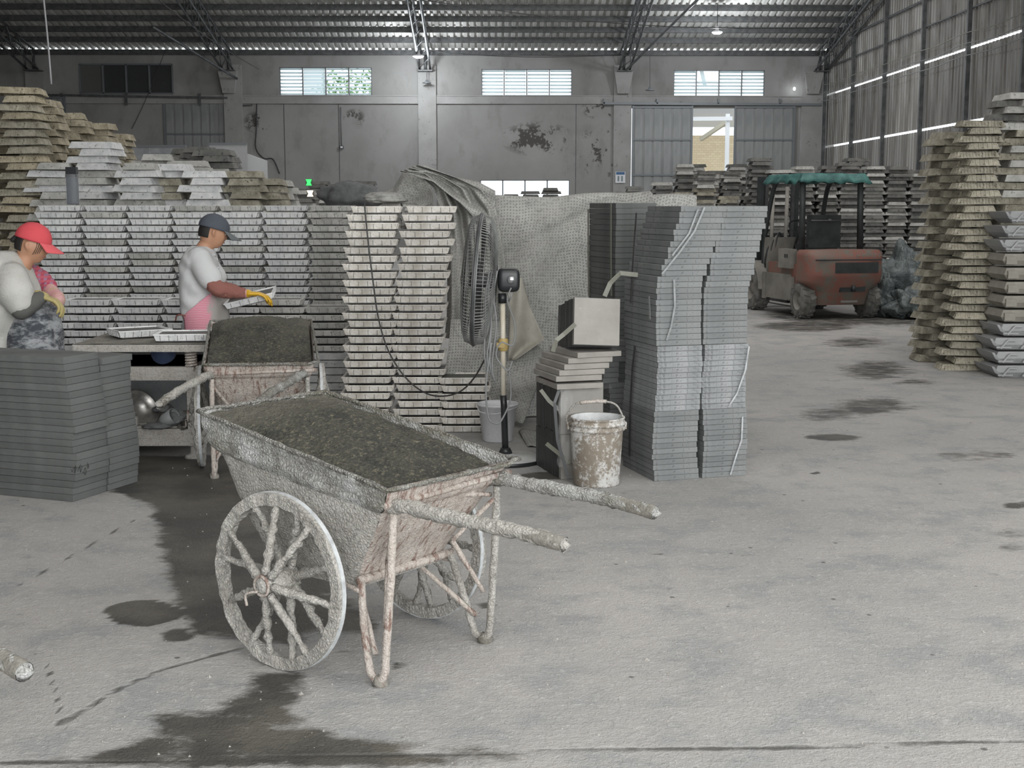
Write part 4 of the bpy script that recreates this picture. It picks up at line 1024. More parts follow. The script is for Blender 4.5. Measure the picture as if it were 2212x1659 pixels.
# marks chalked on the left pile
# ================================================================== CEMENT BARROWS
def rimz(x): return .86+(x+.46)/.92*(.69-.86)
def tub_panel(mb, seed=0, crust_amt=.006, mi=(0, 1, 2)):
    LV = [(-.19, .235, .225, .305, .305), (-.26, .285, .245, .42, .40), (-.33, .36, .272, .56, .50), (-.385, .418, .292, .71, .595), (-.432, .448, .310, .735, .615), (-.462, .475, .322, .862, .695)]
    def lerpL(t):
        TS = (0, .2, .4, .6, .66, 1.0); i = max(k for k in range(5) if TS[k] <= t+1e-9); f = (t-TS[i])/(TS[i+1]-TS[i])
        return [a+(b-a)*f for a, b in zip(LV[i], LV[i+1])]
    N = 26; NV = 30
    def pt(s, t):
        xn, xh, yw, zn, zh = lerpL(t)
        side = int(s) % 4; f = s-int(s)
        if side == 0: x = xn+(xh-xn)*f; y = -yw; nb = Vector((0, -1, 0))
        elif side == 1: x = xh; y = -yw+2*yw*f; nb = Vector((1, 0, 0))
        elif side == 2: x = xh+(xn-xh)*f; y = yw; nb = Vector((0, 1, 0))
        else: x = xn; y = yw-2*yw*f; nb = Vector((-1, 0, 0))
        z = zn+(zh-zn)*((x-xn)/(xh-xn))
        p_ = Vector((x, y, z))
        bulge = .018*sin(pi*min(1, t*1.25))*sin(pi*f) if t < .8 else 0
        # corner rounding
        cr = .03*(1-t*.6); dcx = min(abs(x-xn), abs(x-xh)); dcy = yw-abs(y)
        if dcx+dcy < cr: k = (cr-dcx-dcy)*.35; p_ -= Vector((math.copysign(k, x), math.copysign(k, y), 0))
        q = p_*1.0
        a = crust_amt*(2.3 if t > .6 and side in (0, 3) else .6)
        p_ += nb*(bulge+a*(mnoise.noise(q*22+Vector((seed, 0, 0)))+.8*mnoise.noise(q*48)))
        if side == 1 and t > .9: p_.x += .03*(t-.9)*10*f
        return p_
    for side in range(4):
        for lo, hi, m in ((0, 18, mi[0] if side != 1 else mi[2]), (18, 30, mi[1] if side != 1 else mi[2])):
            vs = [pt(side+min(i/N, .99999), j/NV) for j in range(lo, hi+1) for i in range(N+1)]
            fs = [(j*(N+1)+i, j*(N+1)+i+1, (j+1)*(N+1)+i+1, (j+1)*(N+1)+i) for j in range(hi-lo) for i in range(N)]
            mb.add(vs, fs, m, True)
    # floor of the tub
    mb.box((.02, 0, .303), (.43, .45, .012), mi[0])
    return pt
def make_wheel(mats, name='wheel'):
    """wheel in the x-z plane, axle along y"""
    R0 = .314
    w = obj(name, None)
    mb = MB(); n = 96
    prof = [(R0-.045, -.015), (R0-.003, -.016), (R0-.003, .016), (R0-.045, .015)]
    vs = []
    for i in range(n):
        a = 2*pi*i/n
        for r, y in prof:
            q = Vector((r*cos(a), y, r*sin(a))); k = 1+.02*mnoise.noise(q*28)+(.03*mnoise.noise(q*60) if r < .3 else 0)
            vs.append((q.x*k if r < .3 else q.x, q.y*(1+.5*mnoise.noise(q*30)), q.z*k if r < .3 else q.z))
    fs = [(i*4+k, ((i+1) % n)*4+k, ((i+1) % n)*4+(k+1) % 4, i*4+(k+1) % 4) for i in range(n) for k in range(4)]
    mb.add(vs, fs, 0, False)
    rim = mb.build('rim', mats[0], w)
    mb = MB(); vs = []
    for i in range(n):
        a = 2*pi*i/n
        for r, y in ((R0-.004, -.001), (R0, -.001), (R0, .0155), (R0-.004, .0155)): vs.append((r*cos(a), y, r*sin(a)))
    mb.add(vs, fs, 0, False); mb.build('tyre_band', mats[1], w)
    hub = MB(); MR = Matrix.Rotation(pi/2, 4, 'X')
    hub.lathe([(0, .085), (.022, .085), (.030, .075), (.034, .05), (.045, .04), (.048, -.06), (.03, -.075), (.0, -.08)], 20, M=MR)
    hub.build('hub', M['crust'], w)
    mb = MB(); mb.tube([(.034*cos(a), -.076, .034*sin(a)) for a in [2*pi*k/16 for k in range(16)]], .006, 6, closed=True, rough=.3, rs=80)
    mb.tube(path([(-.01, -.085, -.02), (-.05, -.095, -.03), (-.062, -.095, -.045), (-.055, -.095, -.075)], 4), .005, 5)
    mb.build('linch_pin', M['crust_rust'], w)
    angs_f = [88, 52, -8, -58, -100, 205, 150]; angs_b = [112, 66, 20, -32, -76, 240, 172]
    rg_ = random.Random(4)
    for lst, y0 in ((angs_f, -.055), (angs_b, .045)):
        for a in lst:
            a = radians(a); pts = []; rad = []
            for k in range(15):
                f = k/14; r = .035+(.278-.035)*f
                pts.append((r*cos(a), y0+( -.004-y0)*f**1.1, r*sin(a))); rad.append(.0118*(1+.35*(1-f))*(1+.1*sin(k*2.1)))
            sm = MB(); sm.tube(pts, rad, 9, rough=.6, rs=60); sm.build('spoke', mats[0], w)
    return w
M['crust_mid'] = crust('cement_crust_mid', (0.25, 0.24, 0.21), (0.44, 0.43, 0.40), 0.0, True)
def make_barrow(loc, phi, label, moss=True, mats=('crust', 'crust_grey', 'crust_rust')):
    br = thing('cement_barrow', label, 'wheelbarrow', loc, -phi)
    mb = MB(); tub_panel(mb); mb.build('tub', [M[k] for k in mats], br)
    # thick crusted rim
    LR = [(-.462, -.322), (.475, -.322), (.50, .345), (-.462, .322)]
    pts = []
    for i in range(4):
        a, b = LR[i], LR[(i+1) % 4]
        for k in range(22):
            f = k/22; x = a[0]+(b[0]-a[0])*f; y = a[1]+(b[1]-a[1])*f; pts.append((x, y, rimz(x)+.004*mnoise.noise(Vector((x*9, y*9, 3)))+(.012 if x > .49 and y > .3 else 0)))
    mb = MB(); mb.tube(pts, .0085, 8, rough=.6, rs=40, closed=True); mb.build('rim_edge', M['crust_mid'], br)
    mb = MB(); mb.tube([(.448, -.31, .628), (.455, -.1, .632), (.462, .12, .638), (.468, .33, .645)], [.012]*4, 8, rough=.3, rs=60); mb.build('edge_roll', M['crust_rust'], br)
    # load of fresh mortar
    def load(u, v):
        x = -.452+.915*u; y = (-.312+.624*v)*(1 if u > .0 else 1)
        ed = min(u, 1-u)*2.2; ev = min(v, 1-v)*2.2
        mound = .035*sin(pi*u)*sin(pi*v)+.03*math.exp(-((u-.3)/.25)**2)*sin(pi*v)
        q = Vector((x, y, 0))
        rgh = .010*mnoise.noise(q*9)+.007*mnoise.noise(q*26)+.006*mnoise.noise(q*60)
        dip = -.022*(u > .8)*(u-.8)*5
        sc = 1-.02*(1 if min(u, 1-u, v, 1-v) < .01 else 0)
        return (x*sc, y*sc, rimz(x)-.010-.014*u+mound+rgh+dip)
    mb = MB(); mb.grid(load, 90, 66); mb.build('mortar_load', M['mortar'], br)
    # axle
    mb = MB(); mb.tube([(0, -.40, .314), (0, .40, .314)], .02, 10, rough=.2, rs=40)
    mb.build('axle', M['crust'], br)
    for sg, nm in ((-1, 'near'), (1, 'far')):
        w = make_wheel((M['crust'], M['tyre_band'])); w.parent = br; w.location = (0, sg*.372, .314)
        w.rotation_euler = (0, radians(0 if sg < 0 else 25), 0 if sg < 0 else pi)
        y = sg*.272
        pts = path([(.38, y*.98, .60), (.47, y*1.0, .628), (.62, y, .625), (.80, y, .62), (.96, y*.97, .615), (1.13, y*.95, .60)], 8)
        n = len(pts); mb = MB()
        rad = [.015+.0085*min(1, i/8) - .002*max(0, (i-n*.7)/(n*.3)) for i in range(n)]
        mb.tube(pts, rad, 12, rough=.38, rs=60, cap=False)
        # hollow end
        e = pts[-1]; d = (pts[-1]-pts[-2]).normalized()
        mb.tube([e, e+d*.002, e-d*.0, e-d*.03], [.022, .020, .012, .011], 12, 0)
        mb.build('handle', M['crust_grey' if sg > 0 else 'crust'], br)
        gm = MB(); gp = [pts[-1]-(d*k*.02) for k in range(8)]; gm.tube(list(reversed(gp)), [.0225, .0232, .0233, .0234, .0233, .0234, .0233, .0231], 12, rough=.08, rs=30, cap=False); gm.build('grip', M['crust_dark'], br)
        # U-shaped leg
        yl = sg*.275
        lp = path([(.455, yl, .60), (.445, yl*1.01, .42), (.425, yl*1.02, .18), (.412, yl*1.02, .05), (.39, yl*1.02, .018), (.355, yl*1.01, .022), (.335, yl, .06), (.30, yl*.95, .19), (.265, yl*.85, .33)], 6)
        mb = MB(); mb.tube(lp, [.0142]*len(lp), 9, rough=.22, rs=50); mb.build('leg', M['crust_rust' if sg < 0 else 'crust'], br)
        mb = MB(); mb.tube([(.40, yl*1.02, .02), (.385, yl*1.02, .0)], [.026, .028], 9, rough=.3, rs=60); mb.build('foot', M['crust_dark'], br)
        # thin bracing rods
        for a, b in ((((.452, yl, .56)), (.33, sg*.17, .40)), ((.33, sg*.17, .40), (.40, sg*.262, .20)), ((.15, sg*.14, .315), (.36, sg*.27, .10)), ((.02, sg*.2, .31), (.27, sg*.25, .30))):
            rm = MB(); rm.tube(sub(a, b, 6), .0095, 7, rough=.3, rs=60); rm.build('brace_rod', M['crust_rust'], br)
    mb = MB(); mb.tube(sub((.262, -.245, .330), (.262, .245, .330), 10), .016, 8, rough=.2, rs=50); mb.build('cross_bar', M['crust_rust'], br)
    mb = MB(); mb.tube(path([(.385, -.12, .555), (.40, 0, .575), (.415, .14, .585), (.43, .27, .565)], 5), .008, 7, rough=.4, rs=70); mb.build('chain_bar', M['crust_rust'], br)
    return br
PHI = radians(38.4)
bar1 = make_barrow((-.514, 4.735, 0), PHI, 'cement-crusted two-wheeled barrow heaped with wet mortar in the foreground')
bar2 = copy_tree(bar1); bar2.location = (-1.44, 8.14, 0); bar2.rotation_euler = (0, 0, -radians(81))
for ch in bar2.children:
    if ch.name.startswith(('handle', 'grip')):
        me_ = ch.data.copy()
        for v in me_.vertices:
            k = max(0, v.co.x-.42); v.co.y -= .36*k; v.co.z -= .06*k
        ch.data = me_
bar2['label'] = 'mortar barrow standing behind the front one, its handles beside the work table'
bar3 = copy_tree(bar1); bar3.location = (-2.062, 3.262, 0); bar3['label'] = 'barrow outside the left edge, only its crusted handle end showing'
for ch in bar2.children:
    if ch.name.startswith('tub'):
        me_ = ch.data.copy(); me_.materials.clear()
        for k in ('crust_rust', 'crust_dark', 'crust_rust'): me_.materials.append(M[k])
        ch.data = me_
    if ch.name.startswith('mortar_load'):
        # a steep heap against the far end
        me_ = ch.data.copy()
        for v in me_.vertices:
            x, y, z = v.co
            u = (x+.452)/.915; ed = min(1, min(u, 1-u, (y+.312)/.624, 1-(y+.312)/.624)*9)
            v.co.z = z+(.05*(1-u)-.05*u)*max(0, ed)+.012*mnoise.noise(Vector((x*6, y*6, 4)))
        ch.data = me_

# ================================================================== VIBRATING TABLE
M['table_crust'] = crust('cement_splashed_table', (0.38, 0.355, 0.32), (0.54, 0.515, 0.48), 0.03, ck=.2)
tb = thing('work_table', 'cement-splashed vibrating table on springs with a lower shelf', 'table', (-2.28, 8.72, 0))
TX0, TX1, TY0, TY1 = -.36, .47, -.42, .42
mb = MB()
def ttop(u, v):
    x = TX0+(TX1-TX0)*u; y = TY0+(TY1-TY0)*v; return (x, y, .738+.003*mnoise.noise(Vector((x*12, y*12, 0))))
mb.grid(ttop, 30, 24, 0); mb.build('work_surface', M['crust_dark'], tb)
mb = MB(); mb.box(((TX0+TX1)/2, TY0, .712), (TX1-TX0, .02, .045)); mb.box(((TX0+TX1)/2, TY1, .712), (TX1-TX0, .02, .045)); mb.box((TX0, 0, .712), (.02, TY1-TY0, .045)); mb.box((TX1, 0, .712), (.02, TY1-TY0, .045)); mb.box(((TX0+TX1)/2, 0, .70), (TX1-TX0-.02, TY1-TY0-.02, .015))
mb.build('table_top', M['table_crust'], tb)
for sx in (-.30, .36):
    for sy in (-.36, .36):
        sp = MB(); pts = [(sx+.032*cos(a), sy+.032*sin(a), .585+.105*a/(2*pi*6)) for a in [2*pi*6*k/96 for k in range(97)]]
        sp.tube(pts, .008, 6); sp.build('spring', M['crust_rust'], tb)
        mb = MB(); mb.box((sx, sy, .32), (.055, .055, .48)); mb.build('leg', M['table_crust'], tb)
        mb = MB(); mb.lathe([(.0, .085), (.022, .085), (.022, .03), (.05, .018), (.062, 0), (0, 0)], 16, M=Matrix.Translation((sx, sy, 0))); mb.build('foot', M['table_crust'], tb)
mb = MB()
def beam(a, b, w, h, name):
    m_ = MB(); m_.bar(a, b, w, h); return m_.build(name, M['table_crust'], tb)
for sy in (-.36, .36):
    beam((-.32, sy, .545), (.38, sy, .545), .05, .085, 'upper_rail'); beam((-.32, sy, .16), (.38, sy, .16), .05, .06, 'shelf_rail'); beam((-.32, sy, .105), (.38, sy, .105), .045, .05, 'lower_rail')
for sx in (-.30, .36): beam((sx, -.36, .545), (sx, .36, .545), .05, .07, 'side_rail'); beam((sx, -.36, .16), (sx, .36, .16), .05, .05, 'side_rail')
beam((-.32, -.335, .235), (-.0, -.335, .235), .03, .055, 'half_shelf_rail')
M['panel_grey'] = worn('scratched_grey_sheet', (0.19, 0.20, 0.21), (0.30, 0.31, 0.32), (0.40, 0.40, 0.39), 5, 22, 0.5, 0.1, flecks=.36)
mb = MB(); mb.box((.03, .34, .40), (.66, .01, .44)); mb.build('back_panel', M['panel_grey'], tb)
mb = MB(); mb.box((.03, 0, .195), (.66, .68, .012)); mb.build('shelf', M['table_crust'], tb)
M['blue_plastic'] = plain('blue_motor_shell', (0.10, 0.14, 0.26), 0.5)
mb = MB(); mb.lathe([(0, -.07), (.06, -.07), (.075, -.04), (.075, .05), (0, .05)], 18, M=Matrix.Translation((.10, .0, .64)) @ Matrix.Rotation(pi/2, 4, 'X')); mb.build('vibrator_motor', M['blue_plastic'], tb)
# things on the shelf
M['steel_bowl'] = worn('dull_steel_bowl', (0.30, 0.29, 0.28), (0.5, 0.48, 0.45), None, 14, 60, 0.3, 0.1, 0.7)
bw = thing('steel_bowl', 'tipped dull steel basin on the shelf of the work table', 'bowl', AT(300, 885, 8.5)); bw.rotation_euler = (radians(30), radians(52), 0)
mb = MB(); mb.lathe([(.0, -.06), (.06, -.058), (.10, -.02), (.125, .03), (.132, .03), (.104, -.026), (.062, -.066), (0, -.068)], 28); mb.build('basin', M['steel_bowl'], bw)
M['rag'] = worn('dusty_dark_cloth', (0.085, 0.088, 0.09), (0.15, 0.155, 0.155), (0.25, 0.25, 0.24), 9, 30, 0.9, 0.4, flecks=.3)
def rag(c, rx, ry, rz, seed, label, name='rag', mat='rag', cat='cloth', amp=.35, nu=36, nv=22, flat=True):
    mb = MB()
    def f(u, v):
        a = 2*pi*u; b = pi*v
        d = Vector((cos(a)*sin(b), sin(a)*sin(b), cos(b)))
        k = 1+amp*mnoise.noise(d*1.6+Vector((seed, 0, 0)))+amp*.7*(abs(mnoise.noise(d*2.6+Vector((0, seed, 0))))-.3)+amp*.10*mnoise.noise(d*11+Vector((seed, seed, 0)))
        p_ = Vector((d.x*rx*k, d.y*ry*k, d.z*rz*k))
        if flat and p_.z < -rz*.8: p_.z = -rz*.8
        return p_
    mb.grid(f, nu, nv); o = mb.build(name, M[mat], None, c); return tag(o, label, cat)
rag(AT(380, 905, 8.42), .085, .06, .05, 3, 'crumpled dusty cloth at the right of the table shelf')
rag(AT(352, 882, 8.55), .06, .07, .03, 5, 'dark rag lying behind the plastic cup on the table shelf')
rag(AT(338, 920, 8.36), .09, .06, .022, 8, 'flat dark rag hanging at the front of the table shelf')
cp = thing('cut_bottle', 'grey cut-off plastic bottle lying on the rags on the shelf', 'bottle', AT(362, 905, 8.36)); cp.rotation_euler = (0, radians(65), radians(-20))
mb = MB(); mb.lathe([(.0, -.07), (.02, -.068), (.042, -.02), (.052, .06), (.049, .06), (.038, -.02), (0, -.055)], 20); mb.build('shell', M['panel_grey'], cp)
mb = MB(); mb.tube([(0, 0, 0), (.03, -.05, .03)], [.03, .03], 12, cap=False); mb.tube([(0, 0, 0), (.03, -.05, .03)], [.021, .021], 12, cap=False)
tag(mb.build('pipe_offcut', M['crust_dark'], None, AT(392, 925, 8.38)), 'short pipe offcut on the table shelf beside the right leg', 'pipe')
# filled trays on the table
FT = tray_mesh('mould_tray_clean', M['tray_silver'], nx=6, nyr=6)
M['brown_side'] = M['tray_warm']
for (a, b, y, rz, lb, me) in ((300, 718, 8.78, radians(32), 'freshly filled mould tray at the left on the work table, turned corner first', 'silver'), (400, 726, 8.52, radians(5), 'freshly filled mould tray at the right on the work table beside the barrow', 'silver')):
    q = AT(a, b, y); o = obj('mould_tray', FT, None, (q.x+.0, y, .743), (0, 0, rz)); tag(o, lb, 'tray', 'filled trays on the work table')
# puddle-white sheet on floor under the table
# ================================================================== BUCKETS
M['bucket_dirty'] = (lambda t: (t.color(t.mix(t.ramp(t.math('ADD', t.math('MULTIPLY', t.noise(6, 4), .45), t.math('MULTIPLY', t.noise(42, 6, .85), .55)), [(0.485, 0.0), (0.55, 1.0)]), (0.235, 0.20, 0.16), (0.60, 0.59, 0.57))), t.val('Roughness', .7), t.bump(t.noise(50, 4), .6, .004), t.mat)[-1])(NT('bucket_cement_stained'))
M['bucket_inner'] = worn('bucket_inside', (0.45, 0.46, 0.46), (0.68, 0.69, 0.69), (0.2, 0.18, 0.15), 8, 30, .6, .2, flecks=.36)
q = G(1292, 1056); q = Vector((q.x, q.y+.14, 0))
bk = thing('paint_bucket', 'battered white bucket caked with brown cement, wire handle raised', 'bucket', q)
mb = MB(); mb.lathe([(0, 0), (.128, 0), (.134, .008), (.152, .32)], 36, M=None); mb.lathe([(.152, .32), (.163, .322), (.163, .338), (.155, .342), (.155, .352), (.166, .354), (.166, .368), (.157, .372), (.157, .386), (.164, .390), (.163, .396), (.150, .396)], 36)
mb.build('shell', M['bucket_dirty'], bk)
mb = MB(); mb.lathe([(.150, .396), (.146, .32), (.126, .012), (0, .012)], 36); mb.build('inside', M['bucket_inner'], bk)
hp = path([(-.166, 0, .345), (-.175, -.01, .40), (-.13, -.03, .47), (-.06, -.05, .487), (.05, -.05, .49), (.12, -.03, .455), (.166, 0, .345)], 6)
mb = MB(); mb.tube(hp, [.006]*len(hp), 7, rough=.2, rs=60); mb.build('bail', M['crust'], bk)
mb = MB(); mb.tube(hp[15:25], .011, 8, rough=.2, rs=60); mb.build('grip', M['crust_rust'], bk)
for sg in (-1, 1): mb = MB(); mb.box((sg*.166, 0, .345), (.012, .04, .04)); mb.build('lug', M['bucket_dirty'], bk)
q = G(1077, 970); q = Vector((q.x, q.y+.1, 0)); q = Vector((AT(1075, 930, 8.95).x, 8.95, 0))
wb = thing('plastic_bucket', 'clean white plastic bucket standing behind the fan pole', 'bucket', q)
mb = MB(); mb.lathe([(0, 0), (.098, 0), (.104, .008), (.132, .245), (.142, .247), (.142, .262), (.132, .264), (.126, .24), (.098, .012), (0, .012)], 36); mb.build('shell', M['white_plastic'], wb)
mb = MB(); mb.tube(path([(-.138, -.0, .25), (-.12, -.06, .21), (-.02, -.13, .205), (.06, -.12, .225), (.13, -.04, .24), (.138, 0, .25)], 5), .004, 6); mb.build('bail', M['white_plastic'], wb)

# ================================================================== PEDESTAL FAN
fx = AT(1092, 1000, 8.2).x
fan = thing('pedestal_fan', 'dusty black pedestal fan seen edge-on beside the netting', 'fan', (fx, 8.22, 0))
mb = MB(); mb.lathe([(0, .075), (.03, .075), (.035, .05), (.06, .042), (.22, .028), (.236, .018), (.236, 0), (0, 0)], 40); mb.build('base', worn('dusty_base', (.36, .36, .35), (.5, .5, .49), (.06, .06, .06), 6, 20, .7, .1, flecks=.36), fan)
mb = MB(); mb.lathe([(.236, .0), (.240, .0), (.240, .020), (.236, .024)], 40); mb.build('base_trim', M['black_plastic'], fan)
mb = MB(); mb.tube([(0, 0, .04), (-.01, 0, .36), (-.014, 0, .42)], .021, 14); mb.tube([(0, 0, .05), (0, 0, .085)], [.045, .03], 14); mb.build('lower_pole', M['black_plastic'], fan)
mb = MB(); mb.tube([(-.012, 0, .38), (-.016, 0, .75), (-.018, 0, 1.02)], .017, 14); mb.build('upper_pole', worn('yellowed_pole', (.50, .44, .33), (.62, .58, .50), (.07, .06, .05), 7, 16, .5, .2, flecks=.40), fan)
mb = MB(); mb.lathe([(.024, .70), (.032, .71), (.032, .77), (.024, .78)], 14, M=Matrix.Translation((-.014, 0, 0))); mb.box((-.03, -.03, .74), (.05, .03, .03)); mb.build('height_clamp', plain('yellow_clamp', (.45, .33, .13), .5), fan)
mb = MB(); mb.tube([(-.018, 0, 1.0), (-.02, 0, 1.06)], .026, 12); mb.build('neck', M['black_plastic'], fan)
# motor: rounded box
HZ = 1.145
mb = MB()
def mot(u, v):
    a = 2*pi*u; e = .35
    def sp_(c, p_): return math.copysign(abs(c)**p_, c)
    b = -pi/2+pi*v
    return (.02+.07*sp_(cos(a), .45)*sp_(cos(b), .45), .062*sp_(sin(a), .45)*sp_(cos(b), .45), HZ+.075*sp_(sin(b), .5))
mb.grid(mot, 32, 16); mb.build('motor', M['black_plastic'], fan)
mb = MB(); mb.tube([(-.06, 0, HZ), (-.15, 0, HZ)], [.05, .045], 18); mb.build('gearbox', M['black_plastic'], fan)
kn = MB(); kn.lathe([(0, .03), (.022, .03), (.026, .0), (0, 0)], 20, M=Matrix.Translation((.035, -.062, HZ+.005)) @ Matrix.Rotation(pi/2, 4, 'X')); kn.build('knob', worn('chrome_knob', (.5, .5, .52), (.8, .8, .82), None, 20, 40, .2, 0, .8), fan)
mb = MB(); mb.tube([(.04, -.055, HZ-.075), (.035, -.06, HZ-.10), (.02, -.05, HZ-.13)], .006, 6); mb.build('pull_cord', M['cable_grey'], fan)
M['cage_wire'] = worn('dusty_cage_wire', (0.15, 0.155, 0.15), (0.30, 0.305, 0.295), None, 10, 40, .5, 0, .4)
hd = obj('fan_head', None, fan, (-.17, 0, HZ)); hd.rotation_euler = (0, radians(4), radians(-3))
CR = .405
def cage(sign, depth, hubr, nw, name):
    mb = MB()
    for k in range(nw):
        a = 2*pi*k/nw; pts = []
        for i in range(6):
            f = i/5; r = hubr+(CR-hubr)*sin(f*pi/2)**1.0; x = sign*(.028+depth*cos(f*pi/2)**.75)
            pts.append((x, r*cos(a), r*sin(a)))
        pts[-1] = (sign*.004, CR, 0) if False else (sign*.006, CR*cos(a), CR*sin(a))
        mb.tube(pts, .0021, 4, smooth=False, cap=False)
    o = mb.build(name, M['cage_wire'], hd); o['kind'] = 'stuff'
cage(-1, .065, .07, 110, 'front_grille'); cage(1, .085, .10, 110, 'rear_grille')
for x, r, th in ((-.010, CR, .006), (.010, CR, .006), (-.075, .27, .003), (-.055, .34, .003), (.08, .28, .003), (.05, .35, .003), (-.092, .16, .003), (.108, .16, .003)):
    mb = MB(); mb.tube([(x, r*cos(2*pi*k/48), r*sin(2*pi*k/48)) for k in range(48)], th, 6, closed=True); mb.build('cage_ring', M['cage_wire'], hd)
mb = MB(); mb.tube([(x_, CR*cos(2*pi*k/48), CR*sin(2*pi*k/48)) for k, x_ in ((k, 0) for k in range(48))], .012, 6, closed=True, sx=1.0); mb.build('rim_band', M['dark_steel'], hd)
mb = MB(); mb.lathe([(0, .0), (.072, .0), (.074, .012), (0, .02)], 24, M=Matrix.Translation((-.09, 0, 0)) @ Matrix.Rotation(-pi/2, 4, 'Y')); mb.build('badge_plate', M['dark_steel'], hd)
mb = MB(); mb.tube([(-.05, 0, 0), (.09, 0, 0)], [.045, .05], 16); mb.build('blade_hub', M['dark_steel'], hd)
for k in range(3):
    a0 = 2*pi*k/3
    bm = MB()
    def bl(u, v):
        r = .05+.30*u; w_ = .03+.14*sin(min(1, u*1.15)*pi*.62); a = a0+(v-.5)*w_*2/max(.1, r)*1.0+u*.5
        return (.025*(v-.5)*2+.01*sin(u*3), r*cos(a), r*sin(a))
    bm.grid(bl, 12, 8); bm.build('blade', M['dark_steel'], hd)
# its trailing cables
def cable(pts, r, label, mat='cable_grey', name='cable'):
    mb = MB(); mb.tube(path(pts, 6), r, 7); return tag(mb.build(name, M[mat]), label, 'cable')
for k, (dx, dz) in enumerate(((-26, 0), (-20, 0), (-14, 0), (-9, 0))):
    cable([AT(1080+dx+3, 585, 8.12), AT(1075+dx, 640, 8.10), AT(1075+dx+6*(k % 2), 700, 8.10), AT(1072+dx, 760+10*k, 8.10), AT(1078+dx, 800+8*k, 8.12)], .006,
          ('leftmost grey cable loop hanging from the fan head', 'second cable loop from the left under the fan head', 'third cable loop from the left under the fan head', 'cable loop nearest the fan pole')[k])
cable([AT(1104, 622, 8.1), AT(1096, 650, 8.12), AT(1112, 700, 8.15), AT(1108, 745, 8.1), AT(1082, 740, 8.08), AT(1072, 770, 8.08), AT(1096, 800, 8.08), AT(1107, 780, 8.1)], .005, 'cable curling round the fan pole above the yellow clamp')
cable([AT(1062, 740, 8.1), AT(1050, 830, 8.1), AT(1055, 900, 8.1), AT(1072, 915, 8.08), AT(1085, 905, 8.1), AT(1103, 860, 8.12), AT(1100, 800, 8.12)], .006, 'long cable loop reaching down over the white bucket')
cable([AT(787, 438, 9.24), AT(795, 520, 9.22), AT(806, 610, 9.2), AT(818, 690, 9.2), AT(840, 760, 9.2), AT(880, 820, 9.2), AT(930, 853, 9.1), AT(985, 850, 8.9), AT(1025, 815, 8.5), AT(1062, 745, 8.2)], .0055, 'thin dark cable looping from the left tall stack to the fan', 'cable_dark')
# pink paper scrap in the bucket handle

# ================================================================== SHADE NETTING
t = NT('shade_netting')
uv = t.new('ShaderNodeUVMap'); sp = t.new('ShaderNodeSeparateXYZ'); t.ln(uv.outputs[0], sp.inputs[0])
def wave(axis, n_):
    a = t.math('ABSOLUTE', t.math('SUBTRACT', t.math('FRACT', t.math('MULTIPLY', sp.outputs[axis], n_)), .5))
    return t.ramp(a, [(0.17, 1.0), (0.28, 0.0)])
holes = t.math('MULTIPLY', wave(0, 44.0), wave(1, 44.0))
n1 = t.noise(3, 5); n2 = t.noise(40, 3)
thr = t.mix(t.ramp(n1, [(0.3, 0.0), (0.7, 1.0)]), (0.31, 0.305, 0.285), (0.44, 0.435, 0.41))
thr = t.mix(t.ramp(n2, [(0.35, 0.5), (0.5, 0.0)]), thr, (0.17, 0.17, 0.16))
hs_ = t.math('MULTIPLY', holes, t.ramp(t.noise(2.0, 3), [(0.3, 0.25), (0.6, 0.65)]))
t.color(t.mix(hs_, thr, (0.12, 0.12, 0.115))); t.val('Roughness', 0.95); t.bump(t.math('SUBTRACT', n2, t.math('MULTIPLY', holes, .5)), 0.5, 0.004); M['net'] = t.mat
def uvgrid(fn, nu, nv, name, mat, label, cat, scale=(1, 1), thick=0):
    vs = [Vector(fn(i/nu, j/nv)) for j in range(nv+1) for i in range(nu+1)]
    fs = [(j*(nu+1)+i, j*(nu+1)+i+1, (j+1)*(nu+1)+i+1, (j+1)*(nu+1)+i) for j in range(nv) for i in range(nu)]
    me = bpy.data.meshes.new(name); me.from_pydata(vs, [], fs); me.materials.append(M[mat])
    # arc-length coordinates so that the weave keeps its size
    U_ = np.zeros((nv+1, nu+1)); V_ = np.zeros((nv+1, nu+1)); A = np.array([tuple(v) for v in vs]).reshape(nv+1, nu+1, 3)
    U_[:, 1:] = np.cumsum(np.linalg.norm(np.diff(A, axis=1), axis=2), 1); V_[1:, :] = np.cumsum(np.linalg.norm(np.diff(A, axis=0), axis=2), 0)
    U_ -= U_[:, -1:]*0
    l = me.uv_layers.new(name='UVMap'); uvs = np.stack([U_.ravel(), V_.ravel()], 1)
    idx = np.array(fs).ravel(); l.data.foreach_set('uv', uvs[idx].ravel().astype(np.float32))
    for p_ in me.polygons: p_.use_smooth = True
    o = obj(name, me)
    if thick: md = o.modifiers.new('thickness', 'SOLIDIFY'); md.thickness = thick; md.offset = 1
    return tag(o, label, cat)
def spline1(ts, xs_, x):
    return float(np.interp(x, ts, xs_))
